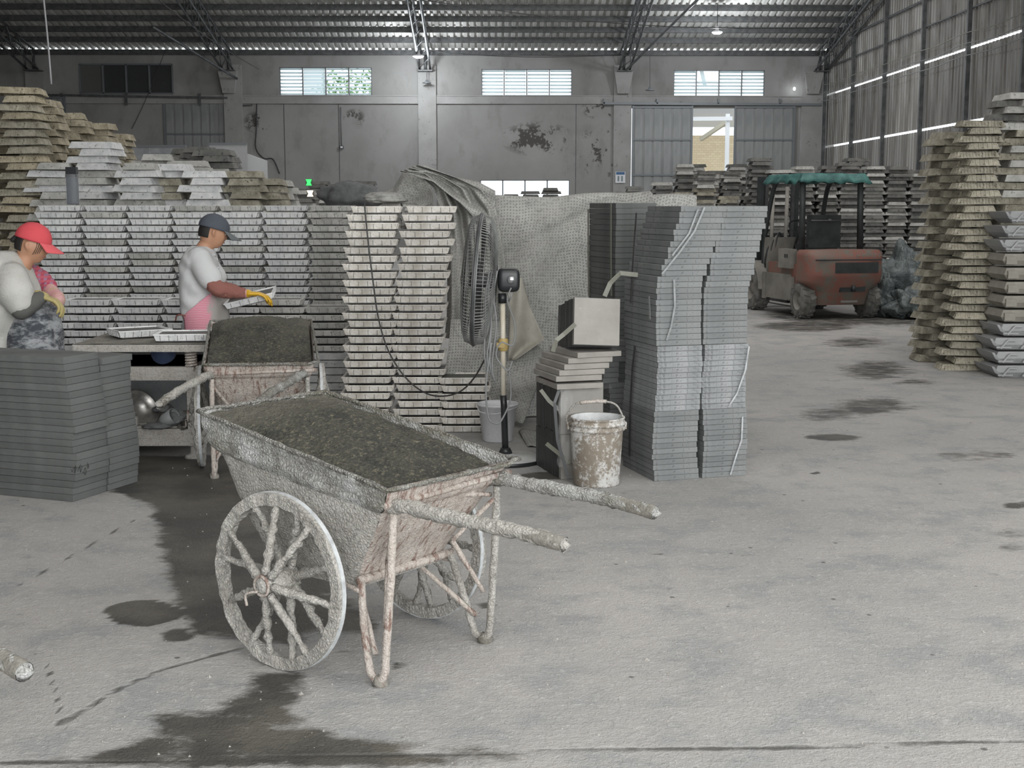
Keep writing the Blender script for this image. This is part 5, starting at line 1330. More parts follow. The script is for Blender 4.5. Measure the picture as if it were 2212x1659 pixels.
# main sheet: the flat face right of the folds, running behind the slab tower
def net_main(u, v):
    top = 417+6*sin(u*5)+(8 if u > .8 else 0); bot = 945
    px_ = 1015+490*u; 
    if v < .12:     # rolls over the pile behind
        f = 1-v/.12; p_ = AT(px_, top, 9.95); p_ = Vector((p_.x, 9.95+1.1*f, p_.z+.0-.05*f))
        p_.z += .03*mnoise.noise(Vector((p_.x*2, p_.y*2, 0)))
        return p_
    f = (v-.12)/.88
    Y = 9.93+.03*sin(px_*.02+f*3)+.10*mnoise.noise(Vector((u*3, f*2.5, 1)))+.02*mnoise.noise(Vector((u*9, f*8, 2)))
    Y += .018*sin(px_*.055+f*9+2*sin(f*5))*(.4+f)+.03*mnoise.noise(Vector((px_*.012+f*3, f*6-px_*.01, 7)))
    # slanting crease from (1290,450) down to (1130,530)
    cx = 1130+(530-(top+(bot-top)*f))*2.0
    Y += .035*math.exp(-((px_-cx)/22)**2)*(1 if f < .3 else 0)
    p_ = AT(px_, top+(bot-top)*f, Y)
    if p_.z < .01: p_.z = .01
    return p_
uvgrid(net_main, 90, 80, 'shade_net', 'net', 'grey shade netting hung flat over the pile behind the slab tower', 'netting')
# gathered folds sweeping from the peak down behind the fan
LX = [(862, 372), (895, 372), (935, 405), (962, 470), (966, 560), (962, 660), (958, 730)]
RX_ = [(905, 356), (985, 385), (1040, 410), (1075, 450), (1090, 540), (1095, 640), (1100, 745)]
def net_fold(u, v):
    k = v*(len(LX)-1); i = min(int(k), len(LX)-2); f = k-i
    a = Vector(LX[i]).lerp(Vector(LX[i+1]), f); b = Vector(RX_[i]).lerp(Vector(RX_[i+1]), f); q_ = a.lerp(b, u)
    fold = .07*sin(u*17+v*3.5)*(.35+.65*min(1, v*2.2))+.035*sin(u*31-v*5)+.02*mnoise.noise(Vector((u*8, v*6, 5)))
    return AT(q_.x+4*sin(v*9), q_.y, 9.78-.02+fold*.75)
uvgrid(net_fold, 70, 70, 'shade_net_folds', 'net', 'gathered folds of shade netting falling from the peak behind the fan', 'netting', thick=.004)
# crumpled top left of the peak
def net_top(u, v):
    xs_ = 805+130*u; tp = np.interp(u, [0, .35, .5, .7, 1], [428, 404, 372, 356, 372]); bt = np.interp(u, [0, .5, 1], [436, 438, 445])
    y_ = tp+(bt-tp)*v
    return AT(xs_, y_, 9.95+.25*(1-v)+.05*sin(u*6+v*5)+.03*mnoise.noise(Vector((u*6, v*6, 0)))) 
uvgrid(net_top, 44, 26, 'shade_net_crest', 'net', 'crumpled crest of shade netting lying on top of the two tall stacks', 'netting', thick=.004)
def net_top2(u, v):
    xs_ = 880+190*u; tp = np.interp(u, [0, .2, .5, .8, 1], [366, 357, 380, 392, 412]); bt = np.interp(u, [0, .3, .6, 1], [372, 392, 440, 520])
    y_ = tp+(bt-tp)*v
    return AT(xs_, y_, 9.66+.2*(1-v)+.05*sin(u*5+v*9)+.015*mnoise.noise(Vector((u*6, v*6, 3))))
uvgrid(net_top2, 50, 26, 'shade_net_roll', 'net', 'rolled edge of shade netting sweeping right from the peak', 'netting', thick=.004)
# lower apron of the netting below the fan
def net_low(u, v):
    l_ = np.interp(v, [0, .3, .6, .8, 1], [975, 968, 958, 990, 1035]); r_ = np.interp(v, [0, .3, .6, 1], [1100, 1175, 1165, 1130])
    y_ = 690+(915-690)*v+ (18*(1-u) if v > .6 else 0)*-(v-.6)*2
    return AT(l_+(r_-l_)*u, y_, 9.62+.05*sin(u*9-v*4)+.04*sin(v*14+u*3)*(.4+u*.4)-.10*v)
uvgrid(net_low, 60, 40, 'shade_net_hem', 'net', 'lower hem of shade netting draped over the short tray stack', 'netting', thick=.004)
M['pale_cloth'] = worn('pale_sack_cloth', (0.38, 0.36, 0.31), (0.50, 0.48, 0.42), (0.25, 0.2, 0.14), 6, 60, .95, .3, flecks=.36)
def patch(u, v):
    l_ = np.interp(v, [0, .5, 1], [1098, 1100, 1098]); r_ = np.interp(v, [0, .35, .75, 1], [1128, 1145, 1176, 1112])
    return AT(l_+(r_-l_)*u, 600+178*v, 9.52+.03*sin(u*6+v*5))
uvgrid(patch, 16, 24, 'sack_cloth', 'pale_cloth', 'pale sacking flap hanging on the netting right of the fan pole', 'cloth', thick=.003)
def tail(u, v):
    q_ = G(1120+70*u+20*v, 935+32*v); return (q_.x, q_.y, .012+.02*(1-v)*abs(sin(u*7))+.01*mnoise.noise(Vector((u*5, v*5, 0))))
uvgrid(tail, 20, 14, 'net_tail', 'net', 'end of shade netting lying on the floor beside the small pile', 'netting', thick=.003)
# load hidden beneath the netting carries it
mb = MB()
for k in range(4): misc = None
for c_ in range(5):
    x_ = AT(1040+c_*95, 600, 10.3).x
    for j in range(26): mb.frustum(j*.061, j*.061+.056, .36, .30, .40, .34, c=(x_, 10.42))
tag(mb.build('covered_trays', M['tray_grey']), 'trays stacked under the shade netting', 'trays', kind='stuff')
# dark tarpaulin bundle lying on the stacks
rag(AT(758, 425, 11.9), .27, .3, .135, 13, 'dark grey cloth bundle lying on the stacks left of the netting', 'tarp_bundle', 'rag', 'tarpaulin', .28)
rag(AT(835, 428, 10.1), .18, .2, .05, 17, 'low grey cloth fold between the dark bundle and the netting crest', 'tarp_fold', 'net', 'tarpaulin', .3)
# phone-like black package in clear wrap on top of the tray wall
pk = thing('wrapped_bottle', 'black capped bottle in crinkled clear film on top of the tray wall', 'bottle', (AT(158, 437, 11.42).x, 11.42, 1.613))
mb = MB(); mb.box((0, 0, .115), (.085, .06, .23)); mb.build('body', plain('blue_black', (0.045, 0.055, 0.075), .4), pk)
mb = MB(); mb.frustum(.23, .315, .092, .065, .088, .06); mb.build('cap', M['black_plastic'], pk)
mb = MB()
def wf(u, v):
    a = 2*pi*u; r = 1+.14*mnoise.noise(Vector((cos(a)*3, sin(a)*3, v*9))); return (.062*r*cos(a), .048*r*sin(a), .005+.25*v)
mb.grid(wf, 24, 16); mb.build('film', M['film'], pk)
# white cabinet-like panels beyond the far trays
for (a, b, c_, d_, Y, lb, mt) in ((262, 402, 314, 440, 19.0, 'bluish grey flat panel standing behind the trays in the left bay', 'panel_grey'), (452, 533, 309, 440, 18.2, 'tall pale panel standing behind the trays left of the pillar', 'panel_pale'), (533, 572, 332, 440, 18.6, 'small white angled panel right of the tall pale panel', 'panel_white')):
    if mt not in M: M[mt] = plain(mt+'_sheet', (0.50, 0.51, 0.52) if mt == 'panel_white' else (0.36, 0.365, 0.37), .6)
    p0, p1 = AT(a, c_, Y), AT(b, c_, Y); th = thing('flat_panel', lb, 'panel', ((p0.x+p1.x)/2, Y, 0))
    mb = MB(); w_ = p1.x-p0.x
    if mt == 'panel_white':
        mb.add([(-w_/2, 0, 0), (w_/2, 0, 0), (w_/2, 0, p0.z-.09), (-w_/2, 0, p0.z), (-w_/2, .2, 0), (w_/2, .2, 0), (w_/2, .2, p0.z-.09), (-w_/2, .2, p0.z)], [(0, 1, 2, 3), (5, 4, 7, 6), (3, 2, 6, 7), (1, 5, 6, 2), (4, 0, 3, 7)])
    else: mb.box((0, 0, p0.z/2), (w_, .05, p0.z))
    mb.build('sheet', M[mt], th)
    mb = MB(); mb.box((0, -.03, p0.z-.012 if mt != 'panel_white' else .4), (w_+.01, .015, .03)); mb.build('edge_strip', M['alu_frame'], th)
# small lit things among the far stacks; warm gaps of light made as glowing faces
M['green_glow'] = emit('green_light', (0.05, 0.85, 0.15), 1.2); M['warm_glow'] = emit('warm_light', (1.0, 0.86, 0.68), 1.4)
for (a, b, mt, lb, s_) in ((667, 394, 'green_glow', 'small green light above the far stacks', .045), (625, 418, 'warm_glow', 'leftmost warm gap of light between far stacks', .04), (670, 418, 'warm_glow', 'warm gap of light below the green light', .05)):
    th = thing('small_light', lb, 'lamp', AT(a, b, 17.5)); mb = MB(); mb.frustum(-.04, -.004, s_*1.6, .03, s_*.9, .03); mb.frustum(-.004, .04, s_*.9, .03, s_*1.7, .03); mb.build('glowing_face', M[mt], th)
    mb = MB(); mb.box((0, .03, 0), (s_*1.9, .02, .09)); mb.build('backing', M['dark_steel'], th)
# ================================================================== FORK-LIFT
FA = radians(-12.0)
q = G(1806, 690)
fl = thing('forklift', 'old red forklift with a green tarpaulin roof parked before the tray walls', 'forklift', (4.93, 19.05, 0), -FA*1.0)
M['fork_red'] = (lambda t: (t.color(t.mix(t.ramp(t.noise(4.5, 6, .7), [(0.50, 0.0), (0.60, 1.0)]), t.mix(t.ramp(t.noise(2, 5), [(0.4, 0.0), (0.6, 1.0)]), (0.25, 0.105, 0.08), (0.20, 0.135, 0.11)), (0.17, 0.15, 0.125))), t.val('Roughness', .65), t.bump(t.noise(12, 4), .3, .01), t.mat)[-1])(NT('faded_red_paint'))
M['fork_tan'] = worn('dusty_tan_panel', (0.20, 0.19, 0.17), (0.30, 0.285, 0.255), (0.13, 0.10, 0.085), 3, 14, .7, .2, flecks=.36)
M['fork_black'] = worn('fork_black_frame', (0.02, 0.024, 0.026), (0.045, 0.05, 0.052), None, 5, 20, .5, .1)
M['rubber'] = worn('dusty_rubber', (0.10, 0.098, 0.09), (0.24, 0.235, 0.22), (0.05, 0.05, 0.05), 6, 22, .9, .4, flecks=.36)
def fbuild(mb, name, mat, parent=None): return mb.build(name, M[mat], parent or fl)
# local: x right, y forward (away from us), z up; origin at rear axle on the ground
mb = MB()
def cw(u, v):
    a = -pi/2+pi*(2*u-1)*.5*1.0
    z = .20+.78*v
    wd = .60-.16*min(1, max(0, (.42-v)/.16))-.04*max(0, (.3-v)/.3)
    dp = .44-.16*max(0, (.55-v)/.55)-.05*max(0, (v-.86)/.14)
    t_ = pi*u; c, s_ = cos(t_), sin(t_)
    x = -wd*math.copysign(abs(c)**.42, c); y = -.02-dp*abs(s_)**.42
    if v > .93: x *= 1-(v-.93)*.8; 
    return (x, y, z)
mb.grid(cw, 44, 26); vs = [cw(i/44, 1) for i in range(45)]; mb.add(vs+[(0, 0.1, .985)], [(i, i+1, 45) for i in range(44)])
fbuild(mb, 'counterweight', 'fork_red')
mb = MB(); mb.box((.12, -.452, .735), (.66, .03, .15)); fbuild(mb, 'radiator_slot', 'fork_black')
mb = MB(); mb.box((.10, -.37, .44), (.40, .05, .10)); mb.tube([(.1, -.42, .40), (.1, -.42, .48)], .03, 10); fbuild(mb, 'towing_recess', 'fork_black')
mb = MB(); mb.box((.08, -.335, .335), (.14, .012, .05)); mb.box((.08, -.33, .25), (.26, .012, .03)); fbuild(mb, 'plate', 'fork_tan')
mb = MB(); mb.box((0, -.455, .845), (1.02, .012, .018)); fbuild(mb, 'seam', 'fork_black')
# raised badge letters, worn away
mb = MB()
for k in range(5): mb.bar((.12+k*.085, -.462, .885), (.12+k*.085, -.462, .935), .012, .006, up=(0, 1, 0)); mb.bar((.12+k*.085, -.462, .91), (.17+k*.085, -.462, .91+.02*(k % 2)), .010, .006, up=(0, 1, 0))
fbuild(mb, 'worn_badge', 'fork_tan')
mb = MB(); mb.box((0, .55, .62), (1.06, 1.1, .30)); mb.frustum(.77, .95, .96, .6, .86, .5, c=(0, .25)); fbuild(mb, 'engine_cover', 'fork_red')
mb = MB(); mb.box((0, .75, .38), (1.08, 1.15, .30)); mb.box((-.545, .70, .42), (.02, .85, .38)); fbuild(mb, 'chassis', 'fork_tan')
mb = MB(); mb.box((-.54, .42, .84), (.10, .42, .28)); fbuild(mb, 'side_box', 'fork_tan')
mb = MB()
for k, x in enumerate((-.02, .05)): mb.box((-.595, .34+x, .88), (.006, .035, .05))
fbuild(mb, 'side_number', 'fork_black')
for sx in (-.56, .56):
    for y_, h_ in ((.20, .34), (1.18, .40)): mb = MB(); mb.box((sx, y_, .41), (.05, .06, h_)); fbuild(mb, 'side_post', 'fork_tan')
def tyre(r, w, lugs, name, x, y):
    th = obj(name, None, fl, (x, y, r)); mb = MB(); MR = Matrix.Rotation(pi/2, 4, 'Y')
    mb.lathe([(r*.56, -w/2), (r*.86, -w/2), (r*.96, -w*.42), (r*.96, w*.42), (r*.86, w/2), (r*.56, w/2)], 36, M=MR)
    for k in range(lugs):
        a = 2*pi*k/lugs
        for sg in (-1, 1):
            a2 = a+(pi/lugs if sg > 0 else 0); m = Matrix.Rotation(a2, 4, 'X') @ Matrix.Translation((sg*w*.24, 0, r*.975)) @ Matrix.Rotation(sg*.35, 4, 'Z')
            mb.box((0, 0, 0), (w*.44, r*.13, r*.07), M=m)
    mb.build('tyre', M['rubber'], th)
    mb = MB(); mb.lathe([(0, -w*.30), (r*.22, -w*.30), (r*.26, -w*.18), (r*.44, -w*.20), (r*.5, -w*.46), (r*.57, -w*.48), (r*.57, w*.48), (r*.5, w*.46), (r*.44, w*.20), (r*.26, w*.18), (r*.22, w*.30), (0, w*.30)], 28, M=MR); mb.build('wheel_disc', M['fork_tan'], th)
    return th
tyre(.255, .20, 16, 'rear_wheel', -.50, -.06); tyre(.255, .20, 16, 'rear_wheel', .50, -.06)
tyre(.345, .24, 18, 'front_wheel', -.50, 1.62); tyre(.345, .24, 18, 'front_wheel', .50, 1.62)
for sx in (-.52, .52):
    mb = MB(); pts = [(sx, 1.62+.42*cos(a), .345+.42*sin(a)) for a in [radians(20+k*16) for k in range(11)]]
    for i in range(len(pts)-1): mb.bar(pts[i], pts[i+1], .28, .02, up=(1, 0, 0)) if False else mb.add([(sx-.13, pts[i][1], pts[i][2]), (sx+.13, pts[i][1], pts[i][2]), (sx+.13, pts[i+1][1], pts[i+1][2]), (sx-.13, pts[i+1][1], pts[i+1][2])], [(0, 1, 2, 3)])
    fbuild(mb, 'mudguard', 'fork_tan')
# overhead guard
for sx in (-.46, .46):
    mb = MB(); mb.tube([(sx, .12, .93), (sx*.98, .16, 1.95), (sx*.98, .24, 2.0)], [.05, .045, .045], 8); fbuild(mb, 'rear_post', 'fork_black')
    mb = MB(); mb.tube(path([(sx, 1.46, .60), (sx, 1.42, 1.15), (sx*.96, 1.22, 1.80), (sx*.96, 1.05, 1.98)], 5), .036, 8); fbuild(mb, 'front_post', 'fork_black')
    mb = MB(); mb.bar((sx*.97, .16, 2.0), (sx*.97, 1.25, 2.0), .06, .06); fbuild(mb, 'roof_rail', 'fork_black')
mb = MB()
for k in range(6): mb.bar((-.45, .2+k*.19, 2.0), (.45, .2+k*.19, 2.0), .03, .03)
fbuild(mb, 'roof_bars', 'fork_black')
t = NT('green_tarp'); t.color(t.ramp(t.noise(6, 5), [(0.35, (0.02, 0.085, 0.08)), (0.65, (0.075, 0.21, 0.19))])); t.val('Roughness', .55); M['tarp_green'] = t.mat
mb = MB()
def tp(u, v):
    x = -.56+1.12*u; y = .0+1.36*v; z = 2.065+.012*mnoise.noise(Vector((x*5, y*5, 0)))
    e = max(0, .06-min(u, 1-u, v, 1-v))/.06; return (x, y, z-.10*e*(1+.7*mnoise.noise(Vector((x*7, y*7, 3))))-.03*e)
mb.grid(tp, 50, 44); o = fbuild(mb, 'roof_tarpaulin', 'tarp_green'); md = o.modifiers.new('thickness', 'SOLIDIFY'); md.thickness = .006
mb = MB(); mb.box((.30, .10, 1.965), (.14, .05, .05)); mb.box((.42, .10, 1.965), (.09, .05, .045)); fbuild(mb, 'rear_lights', 'fork_red')
# seat, wheel, mast
mb = MB(); mb.box((0, .62, .99), (.46, .44, .10)); fbuild(mb, 'seat', 'fork_black')
mb = MB(); mb.box((.02, .42, 1.23), (.50, .10, .48)); fbuild(mb, 'seat_back', 'fork_black')
mb = MB(); mb.tube([(-.22, .33, 1.39), (.30, .33, 1.39)], .012, 8); mb.box((.06, .33, 1.40), (.05, .03, .03)); fbuild(mb, 'grab_bar', 'truss_steel')
mb = MB(); mb.tube([(.17*cos(a)-.05, 1.08+.12*sin(a), 1.28+.10*sin(a)) for a in [2*pi*k/24 for k in range(24)]], .013, 6, closed=True); mb.tube([(-.05, 1.08, 1.27), (-.05, 1.28, .9)], .02, 8); fbuild(mb, 'steering_wheel', 'fork_black')
mb = MB(); mb.box((0, 1.36, .85), (.95, .14, .55)); fbuild(mb, 'dashboard', 'fork_tan')
rg5 = random.Random(2)
for k in range(5):
    mb = MB(); mb.tube(path([(-.40+k*.05, 1.35, 1.1), (-.46+k*.04, 1.3, .98+.05*k), (-.5+k*.03, 1.32, .75), (-.42, 1.4, .55)], 4), .014, 6); fbuild(mb, 'hose', 'fork_tan' if k % 2 else 'fork_black')
for sx in (-.30, .30):
    mb = MB(); mb.bar((sx, 2.08, .12), (sx, 2.0, 2.05), .07, .12); fbuild(mb, 'mast_rail', 'fork_black')
    mb = MB(); mb.bar((sx*.75, 2.02, .12), (sx*.75, 1.95, 1.95), .05, .06); fbuild(mb, 'mast_inner_rail', 'dark_steel')
    mb = MB(); mb.box((sx, 2.6, .07), (.11, 1.0, .04)); mb.box((sx, 2.14, .3), (.11, .04, .5)); fbuild(mb, 'fork', 'dark_steel')
mb = MB()
for z in (.3, 1.1, 2.02): mb.bar((-.33, 2.02, z), (.33, 2.02, z), .06, .08)
fbuild(mb, 'mast_crossbar', 'fork_black')
mb = MB(); mb.tube([(-.12, 1.98, .2), (-.12, 1.93, 1.9)], .03, 10); mb.tube([(.12, 1.98, .2), (.12, 1.93, 1.9)], .03, 10); fbuild(mb, 'lift_cylinders', 'fork_tan')
mb = MB(); mb.box((.0, -.01, .30), (.70, .12, .12)); fbuild(mb, 'rear_axle', 'fork_tan')

# dark tarpaulin sacks beside the fork-lift
M['tarp_dark'] = worn('dark_tarpaulin', (0.075, 0.09, 0.09), (0.15, 0.175, 0.175), (0.22, 0.23, 0.22), 5, 9, .45, .8, flecks=.3, dist=.05)
def sackheap(px, py, Y, rx, ry, rz, seed, label):
    c = AT(px, py, Y); o = rag((c.x, Y, rz*.8), rx, ry, rz, seed, label, 'tarp_heap', 'tarp_dark', 'tarpaulin', .55, 64, 40); return o
sackheap(1952, 600, 19.7, .36, .34, .52, 31, 'upper dark tarpaulin bundle heaped behind the forklift')
sackheap(1908, 620, 19.2, .20, .30, .34, 37, 'dark tarpaulin bundle squeezed against the forklift')
sackheap(1966, 640, 18.8, .30, .28, .24, 43, 'lowest dark tarpaulin bundle in front of the heap')
sackheap(2000, 640, 19.8, .24, .28, .26, 47, 'rightmost dark tarpaulin bundle beside the brown stacks')

# ================================================================== WORKERS
def limbs(mb, chain, seg=14, squash=None):
    """rounded tapering limb through joints [(point, radius), ...]"""
    P_ = [Vector(p) for p, r in chain]; R_ = [r for p, r in chain]
    pts = []; rad = []
    n = len(P_)
    for i in range(n-1):
        p0, p1, p2, p3 = P_[max(i-1, 0)], P_[i], P_[i+1], P_[min(i+2, n-1)]
        for k in range(6):
            t_ = k/6
            pts.append(0.5*((2*p1)+(p2-p0)*t_+(2*p0-5*p1+4*p2-p3)*t_*t_+(3*p1-p0-3*p2+p3)*t_**3)); s_ = t_*t_*(3-2*t_); rad.append(R_[i]*(1-s_)+R_[i+1]*s_)
    pts.append(P_[-1]); rad.append(R_[-1])
    d0 = (pts[0]-pts[1]).normalized(); d1 = (pts[-1]-pts[-2]).normalized(); r0, r1 = rad[0], rad[-1]
    head = [(pts[0]+d0*r0*c, r0*s) for c, s in ((.98, .15), (.85, .5), (.5, .85))]; tail_ = [(pts[-1]+d1*r1*c, r1*s) for c, s in ((.5, .85), (.85, .5), (.98, .15))]
    pts = [p for p, r in head]+pts+[p for p, r in tail_]; rad = [r for p, r in head]+rad+[r for p, r in tail_]
    mb.tube(pts, rad, seg)
def ellips(mb, c, r, R_=None, nu=28, nv=18, fn=None):
    def f(u, v):
        a = 2*pi*u; b = pi*v; d = Vector((cos(a)*sin(b), sin(a)*sin(b), -cos(b)))
        k = fn(d) if fn else 1.0; p_ = Vector((d.x*r[0]*k, d.y*r[1]*k, d.z*r[2]*k))
        if R_ is not None: p_ = R_ @ p_
        return p_+Vector(c)
    mb.grid(f, nu, nv)
def remesh(o, vox, smooth=4, fac=.6):
    m = o.modifiers.new('join', 'REMESH'); m.mode = 'VOXEL'; m.voxel_size = vox; m.use_smooth_shade = True
    if smooth: s_ = o.modifiers.new('soften', 'SMOOTH'); s_.iterations = smooth; s_.factor = fac
def headfn(d):
    """face towards +x"""
    k = 1.0
    def g(x, y, z, s, a):
        n_ = Vector((x, y, z)).normalized(); return a*math.exp(-((d-n_).length/s)**2)
    k += g(1, 0, -.12, .16, .17)+g(1, 0, .0, .13, .07)          # nose
    k += g(.9, .0, .30, .35, .03)                                # brow
    for s_ in (-1, 1): k -= g(.9, .36*s_, .08, .16, .07); k += g(.75, .55*s_, -.15, .25, .03)
    k += g(.93, 0, -.42, .12, .06)+g(.9, 0, -.52, .12, .04)      # lips
    k -= g(.95, 0, -.30, .08, .03)
    k += g(.75, 0, -.80, .25, .10)                               # chin
    k -= g(.1, 1, -.85, .5, .10)+g(.1, -1, -.85, .5, .10)
    k += g(-.8, 0, .1, .6, .05)
    return k
def make_head(mb, c, R_):
    ellips(mb, c, (.093, .074, .112), R_, 48, 34, headfn)
    for s_ in (-1, 1):
        m = [(-.012, .072*s_, .018), (-.020, .082*s_, .008), (-.016, .080*s_, -.012), (-.006, .074*s_, -.026)]
        limbs(mb, [(R_ @ Vector(p)+Vector(c), r) for p, r in zip(m, (.010, .010, .008, .006))], 8)
def face_parts(parent, c, R_, white):
    eb = MB()
    for s_ in (-1, 1): ellips(eb, R_ @ Vector((.076, .030*s_, .010))+Vector(c), (.010, .012, .009), R_, 12, 8)
    eb.build('eyes', white, parent)
    pb = MB()
    for s_ in (-1, 1): ellips(pb, R_ @ Vector((.0845, .030*s_, .010))+Vector(c), (.003, .0055, .0055), R_, 10, 6)
    pb.build('pupils', M['hair'], parent)
    bb = MB()
    for s_ in (-1, 1): bb.tube([R_ @ Vector(p)+Vector(c) for p in ((.089, .014*s_, .030), (.086, .032*s_, .034), (.074, .048*s_, .030))], .0035, 6)
    bb.build('eyebrows', M['hair'], parent)
    lb = MB(); lb.tube([R_ @ Vector(p)+Vector(c) for p in ((.078, -.022, -.050), (.092, 0, -.049), (.078, .022, -.050))], [.003, .005, .003], 8)
    lb.build('lips', M['lips'], parent)
M['lips'] = plain('lips', (0.30, 0.12, 0.09), .5); M['eye_white'] = plain('eye_white', (0.6, 0.58, 0.55), .3)
def make_cap(parent, c, R_, mat, mat2, name='cap', brim_len=.11):
    cap = obj(name, None, parent)
    mb = MB()
    def f(u, v):
        a = 2*pi*u; b = (pi*.53)*v; d = Vector((cos(a)*sin(b), sin(a)*sin(b), cos(b)))
        r = Vector((.108, .089, .098)); p_ = Vector((d.x*r.x, d.y*r.y, d.z*r.z)); p_ *= 1+.02*mnoise.noise(d*3)
        return R_ @ (p_+Vector((-.004, 0, .035)))+Vector(c)
    mb.grid(f, 36, 16); o = mb.build('crown', mat, cap); md = o.modifiers.new('thickness', 'SOLIDIFY'); md.thickness = .004
    mb = MB()
    def br_(u, v):
        a = radians(-62+124*u); base = Vector((.104*cos(a), .087*sin(a), .030)); tip = Vector((.100*cos(a)+brim_len*cos(a)**.6 if cos(a) > 0 else 0, .086*sin(a), 0)) ; tip.z = .030-.035*(v)-.018*abs(sin(a))
        p_ = base.lerp(tip, v); p_.z = .030-.034*v-.02*abs(sin(a))**2*v; return R_ @ p_+Vector(c)
    mb.grid(br_, 24, 8); o = mb.build('brim', mat2, cap); md = o.modifiers.new('thickness', 'SOLIDIFY'); md.thickness = .004
    mb = MB(); ellips(mb, R_ @ Vector((-.004, 0, .134))+Vector(c), (.008, .008, .005), R_, 10, 6); mb.build('button', mat, cap)
    for k in range(3):
        mb = MB(); a0 = pi*k/3+pi/6
        mb.tube([R_ @ (Vector((.109*cos(a0)*sin(b), .090*sin(a0)*sin(b), .099*cos(b)))+Vector((-.004, 0, .036)))+Vector(c) for b in [pi*.5*(j/6-1)*1+0 for j in range(13)]], .0016, 5); mb.build('seam', mat2, cap)
def make_hair(parent, c, R_, low=-.03):
    mb = MB()
    def f(u, v):
        a = radians(118+124*u); b = radians(35+78*v); d = Vector((cos(a)*sin(b), sin(a)*sin(b), cos(b)))
        p_ = Vector((d.x*.101, d.y*.082, d.z*.118))*(1+.015*mnoise.noise(d*14)); return R_ @ p_+Vector(c)
    mb.grid(f, 36, 14); o = mb.build('hair', M['hair'], parent); md = o.modifiers.new('thickness', 'SOLIDIFY'); md.thickness = .006; md.offset = -1
def make_hand(mb, wrist, dirv, up, sc=1.0, curl=.5, side=1):
    """palm, four fingers with knuckle bends and a thumb leaving the side of the palm"""
    d = Vector(dirv).normalized(); u = Vector(up); u = (u-d*u.dot(d)).normalized(); s_ = d.cross(u)*side; w = Vector(wrist)
    limbs(mb, [(w-d*.03, .026*sc), (w+d*.01*sc, .027*sc)], 12)
    for k in range(4):
        off = (k-1.5)*.019*sc; base = w+d*.012*sc+s_*off*.7; kn = w+d*(.082-.006*abs(k-1.2))*sc+s_*off
        L_ = (.040, .046, .043, .034)[k]*sc
        limbs(mb, [(base, .014*sc), (kn, .0115*sc)], 10)
        a1, a2 = curl*.8, curl*1.6
        p1 = kn+(d*cos(a1)-u*sin(a1))*L_; p2 = p1+(d*cos(a1+a2*.6)-u*sin(a1+a2*.6))*L_*.65; p3 = p2+(d*cos(a1+a2)-u*sin(a1+a2))*L_*.5
        limbs(mb, [(kn, .0105*sc), (p1, .0095*sc), (p2, .0085*sc), (p3, .0075*sc)], 10)
    t0 = w+d*.020*sc-s_*.026*sc; t1 = t0+(d*.7-s_*.6-u*.3).normalized()*.036*sc; t2 = t1+(d*.85-s_*.1-u*.5).normalized()*.030*sc
    limbs(mb, [(t0, .014*sc), (t1, .0115*sc), (t2, .0085*sc)], 10)

# ---- the man in the white polo shirt
man = thing('person', 'worker in a grey-blue cap and white polo shirt lifting a tray, apron tied', 'person', (-2.08, 9.52, 0))
ox, oy = -2.08, 9.52
def L(px, py, dy=0.0):
    q_ = AT(px, py, oy+dy); return Vector((q_.x-ox, q_.y-oy, q_.z))
hc = L(461, 503); Rh = Matrix.Rotation(radians(25), 3, 'Z') @ Matrix.Rotation(radians(16), 3, 'Y')
mb = MB()
make_head(mb, hc, Rh)
neck0 = L(436, 545); 
limbs(mb, [(hc+Vector((-.025, 0, -.05)), .056), (neck0, .058), (L(428, 575), .07)])
# trunk and legs (covered by clothes)
chest = L(428, 600); waist = L(430, 670); hip = L(437, 712)
limbs(mb, [(L(430, 580), .095), (chest, .115), (waist, .105), (hip, .12)], 18)
for sg in (-1, 1): limbs(mb, [(hip+Vector((0, sg*.08, 0)), .085), (hip+Vector((.03, sg*.09, -.36)), .062), (Vector((hip.x-.01, sg*.10, .08)), .042)]); limbs(mb, [(Vector((hip.x-.03, sg*.10, .05)), .042), (Vector((hip.x+.14, sg*.11, .035)), .034)])
shR = L(428, 562, -.17); elR = L(468, 622, -.24); wrR = L(528, 634, -.16)
shL = L(440, 562, .16); elL = L(480, 622, .20); wrL = L(530, 640, .10)
limbs(mb, [(shR, .055), (elR, .042), (wrR, .03)]); limbs(mb, [(shL, .055), (elL, .042), (wrL, .03)])
o = mb.build('body', M['skin'], man); remesh(o, .0085, 3)
face_parts(man, hc, Rh, M['eye_white']); make_hair(man, hc, Rh)
M['cap_grey'] = plain('cap_slate', (0.075, 0.085, 0.105), .85, bump=.3, bs=400); M['cap_brim'] = plain('cap_brim_slate', (0.125, 0.135, 0.14), .85, bump=.3, bs=400)
make_cap(man, hc, Rh, M['cap_grey'], M['cap_brim'])
def cloth(name, c1, c2, fold=18):
    t = NT(name); n_ = t.noise(3.5, 4); t.color(t.mix(n_, c1, c2)); t.val('Roughness', .9); t.bump(t.math('ADD', t.noise(fold, 3, .5), t.math('MULTIPLY', t.noise(160, 2), .15)), .5, .012); return t.mat
M['polo'] = cloth('white_polo', (0.50, 0.51, 0.51), (0.62, 0.62, 0.62), 9)
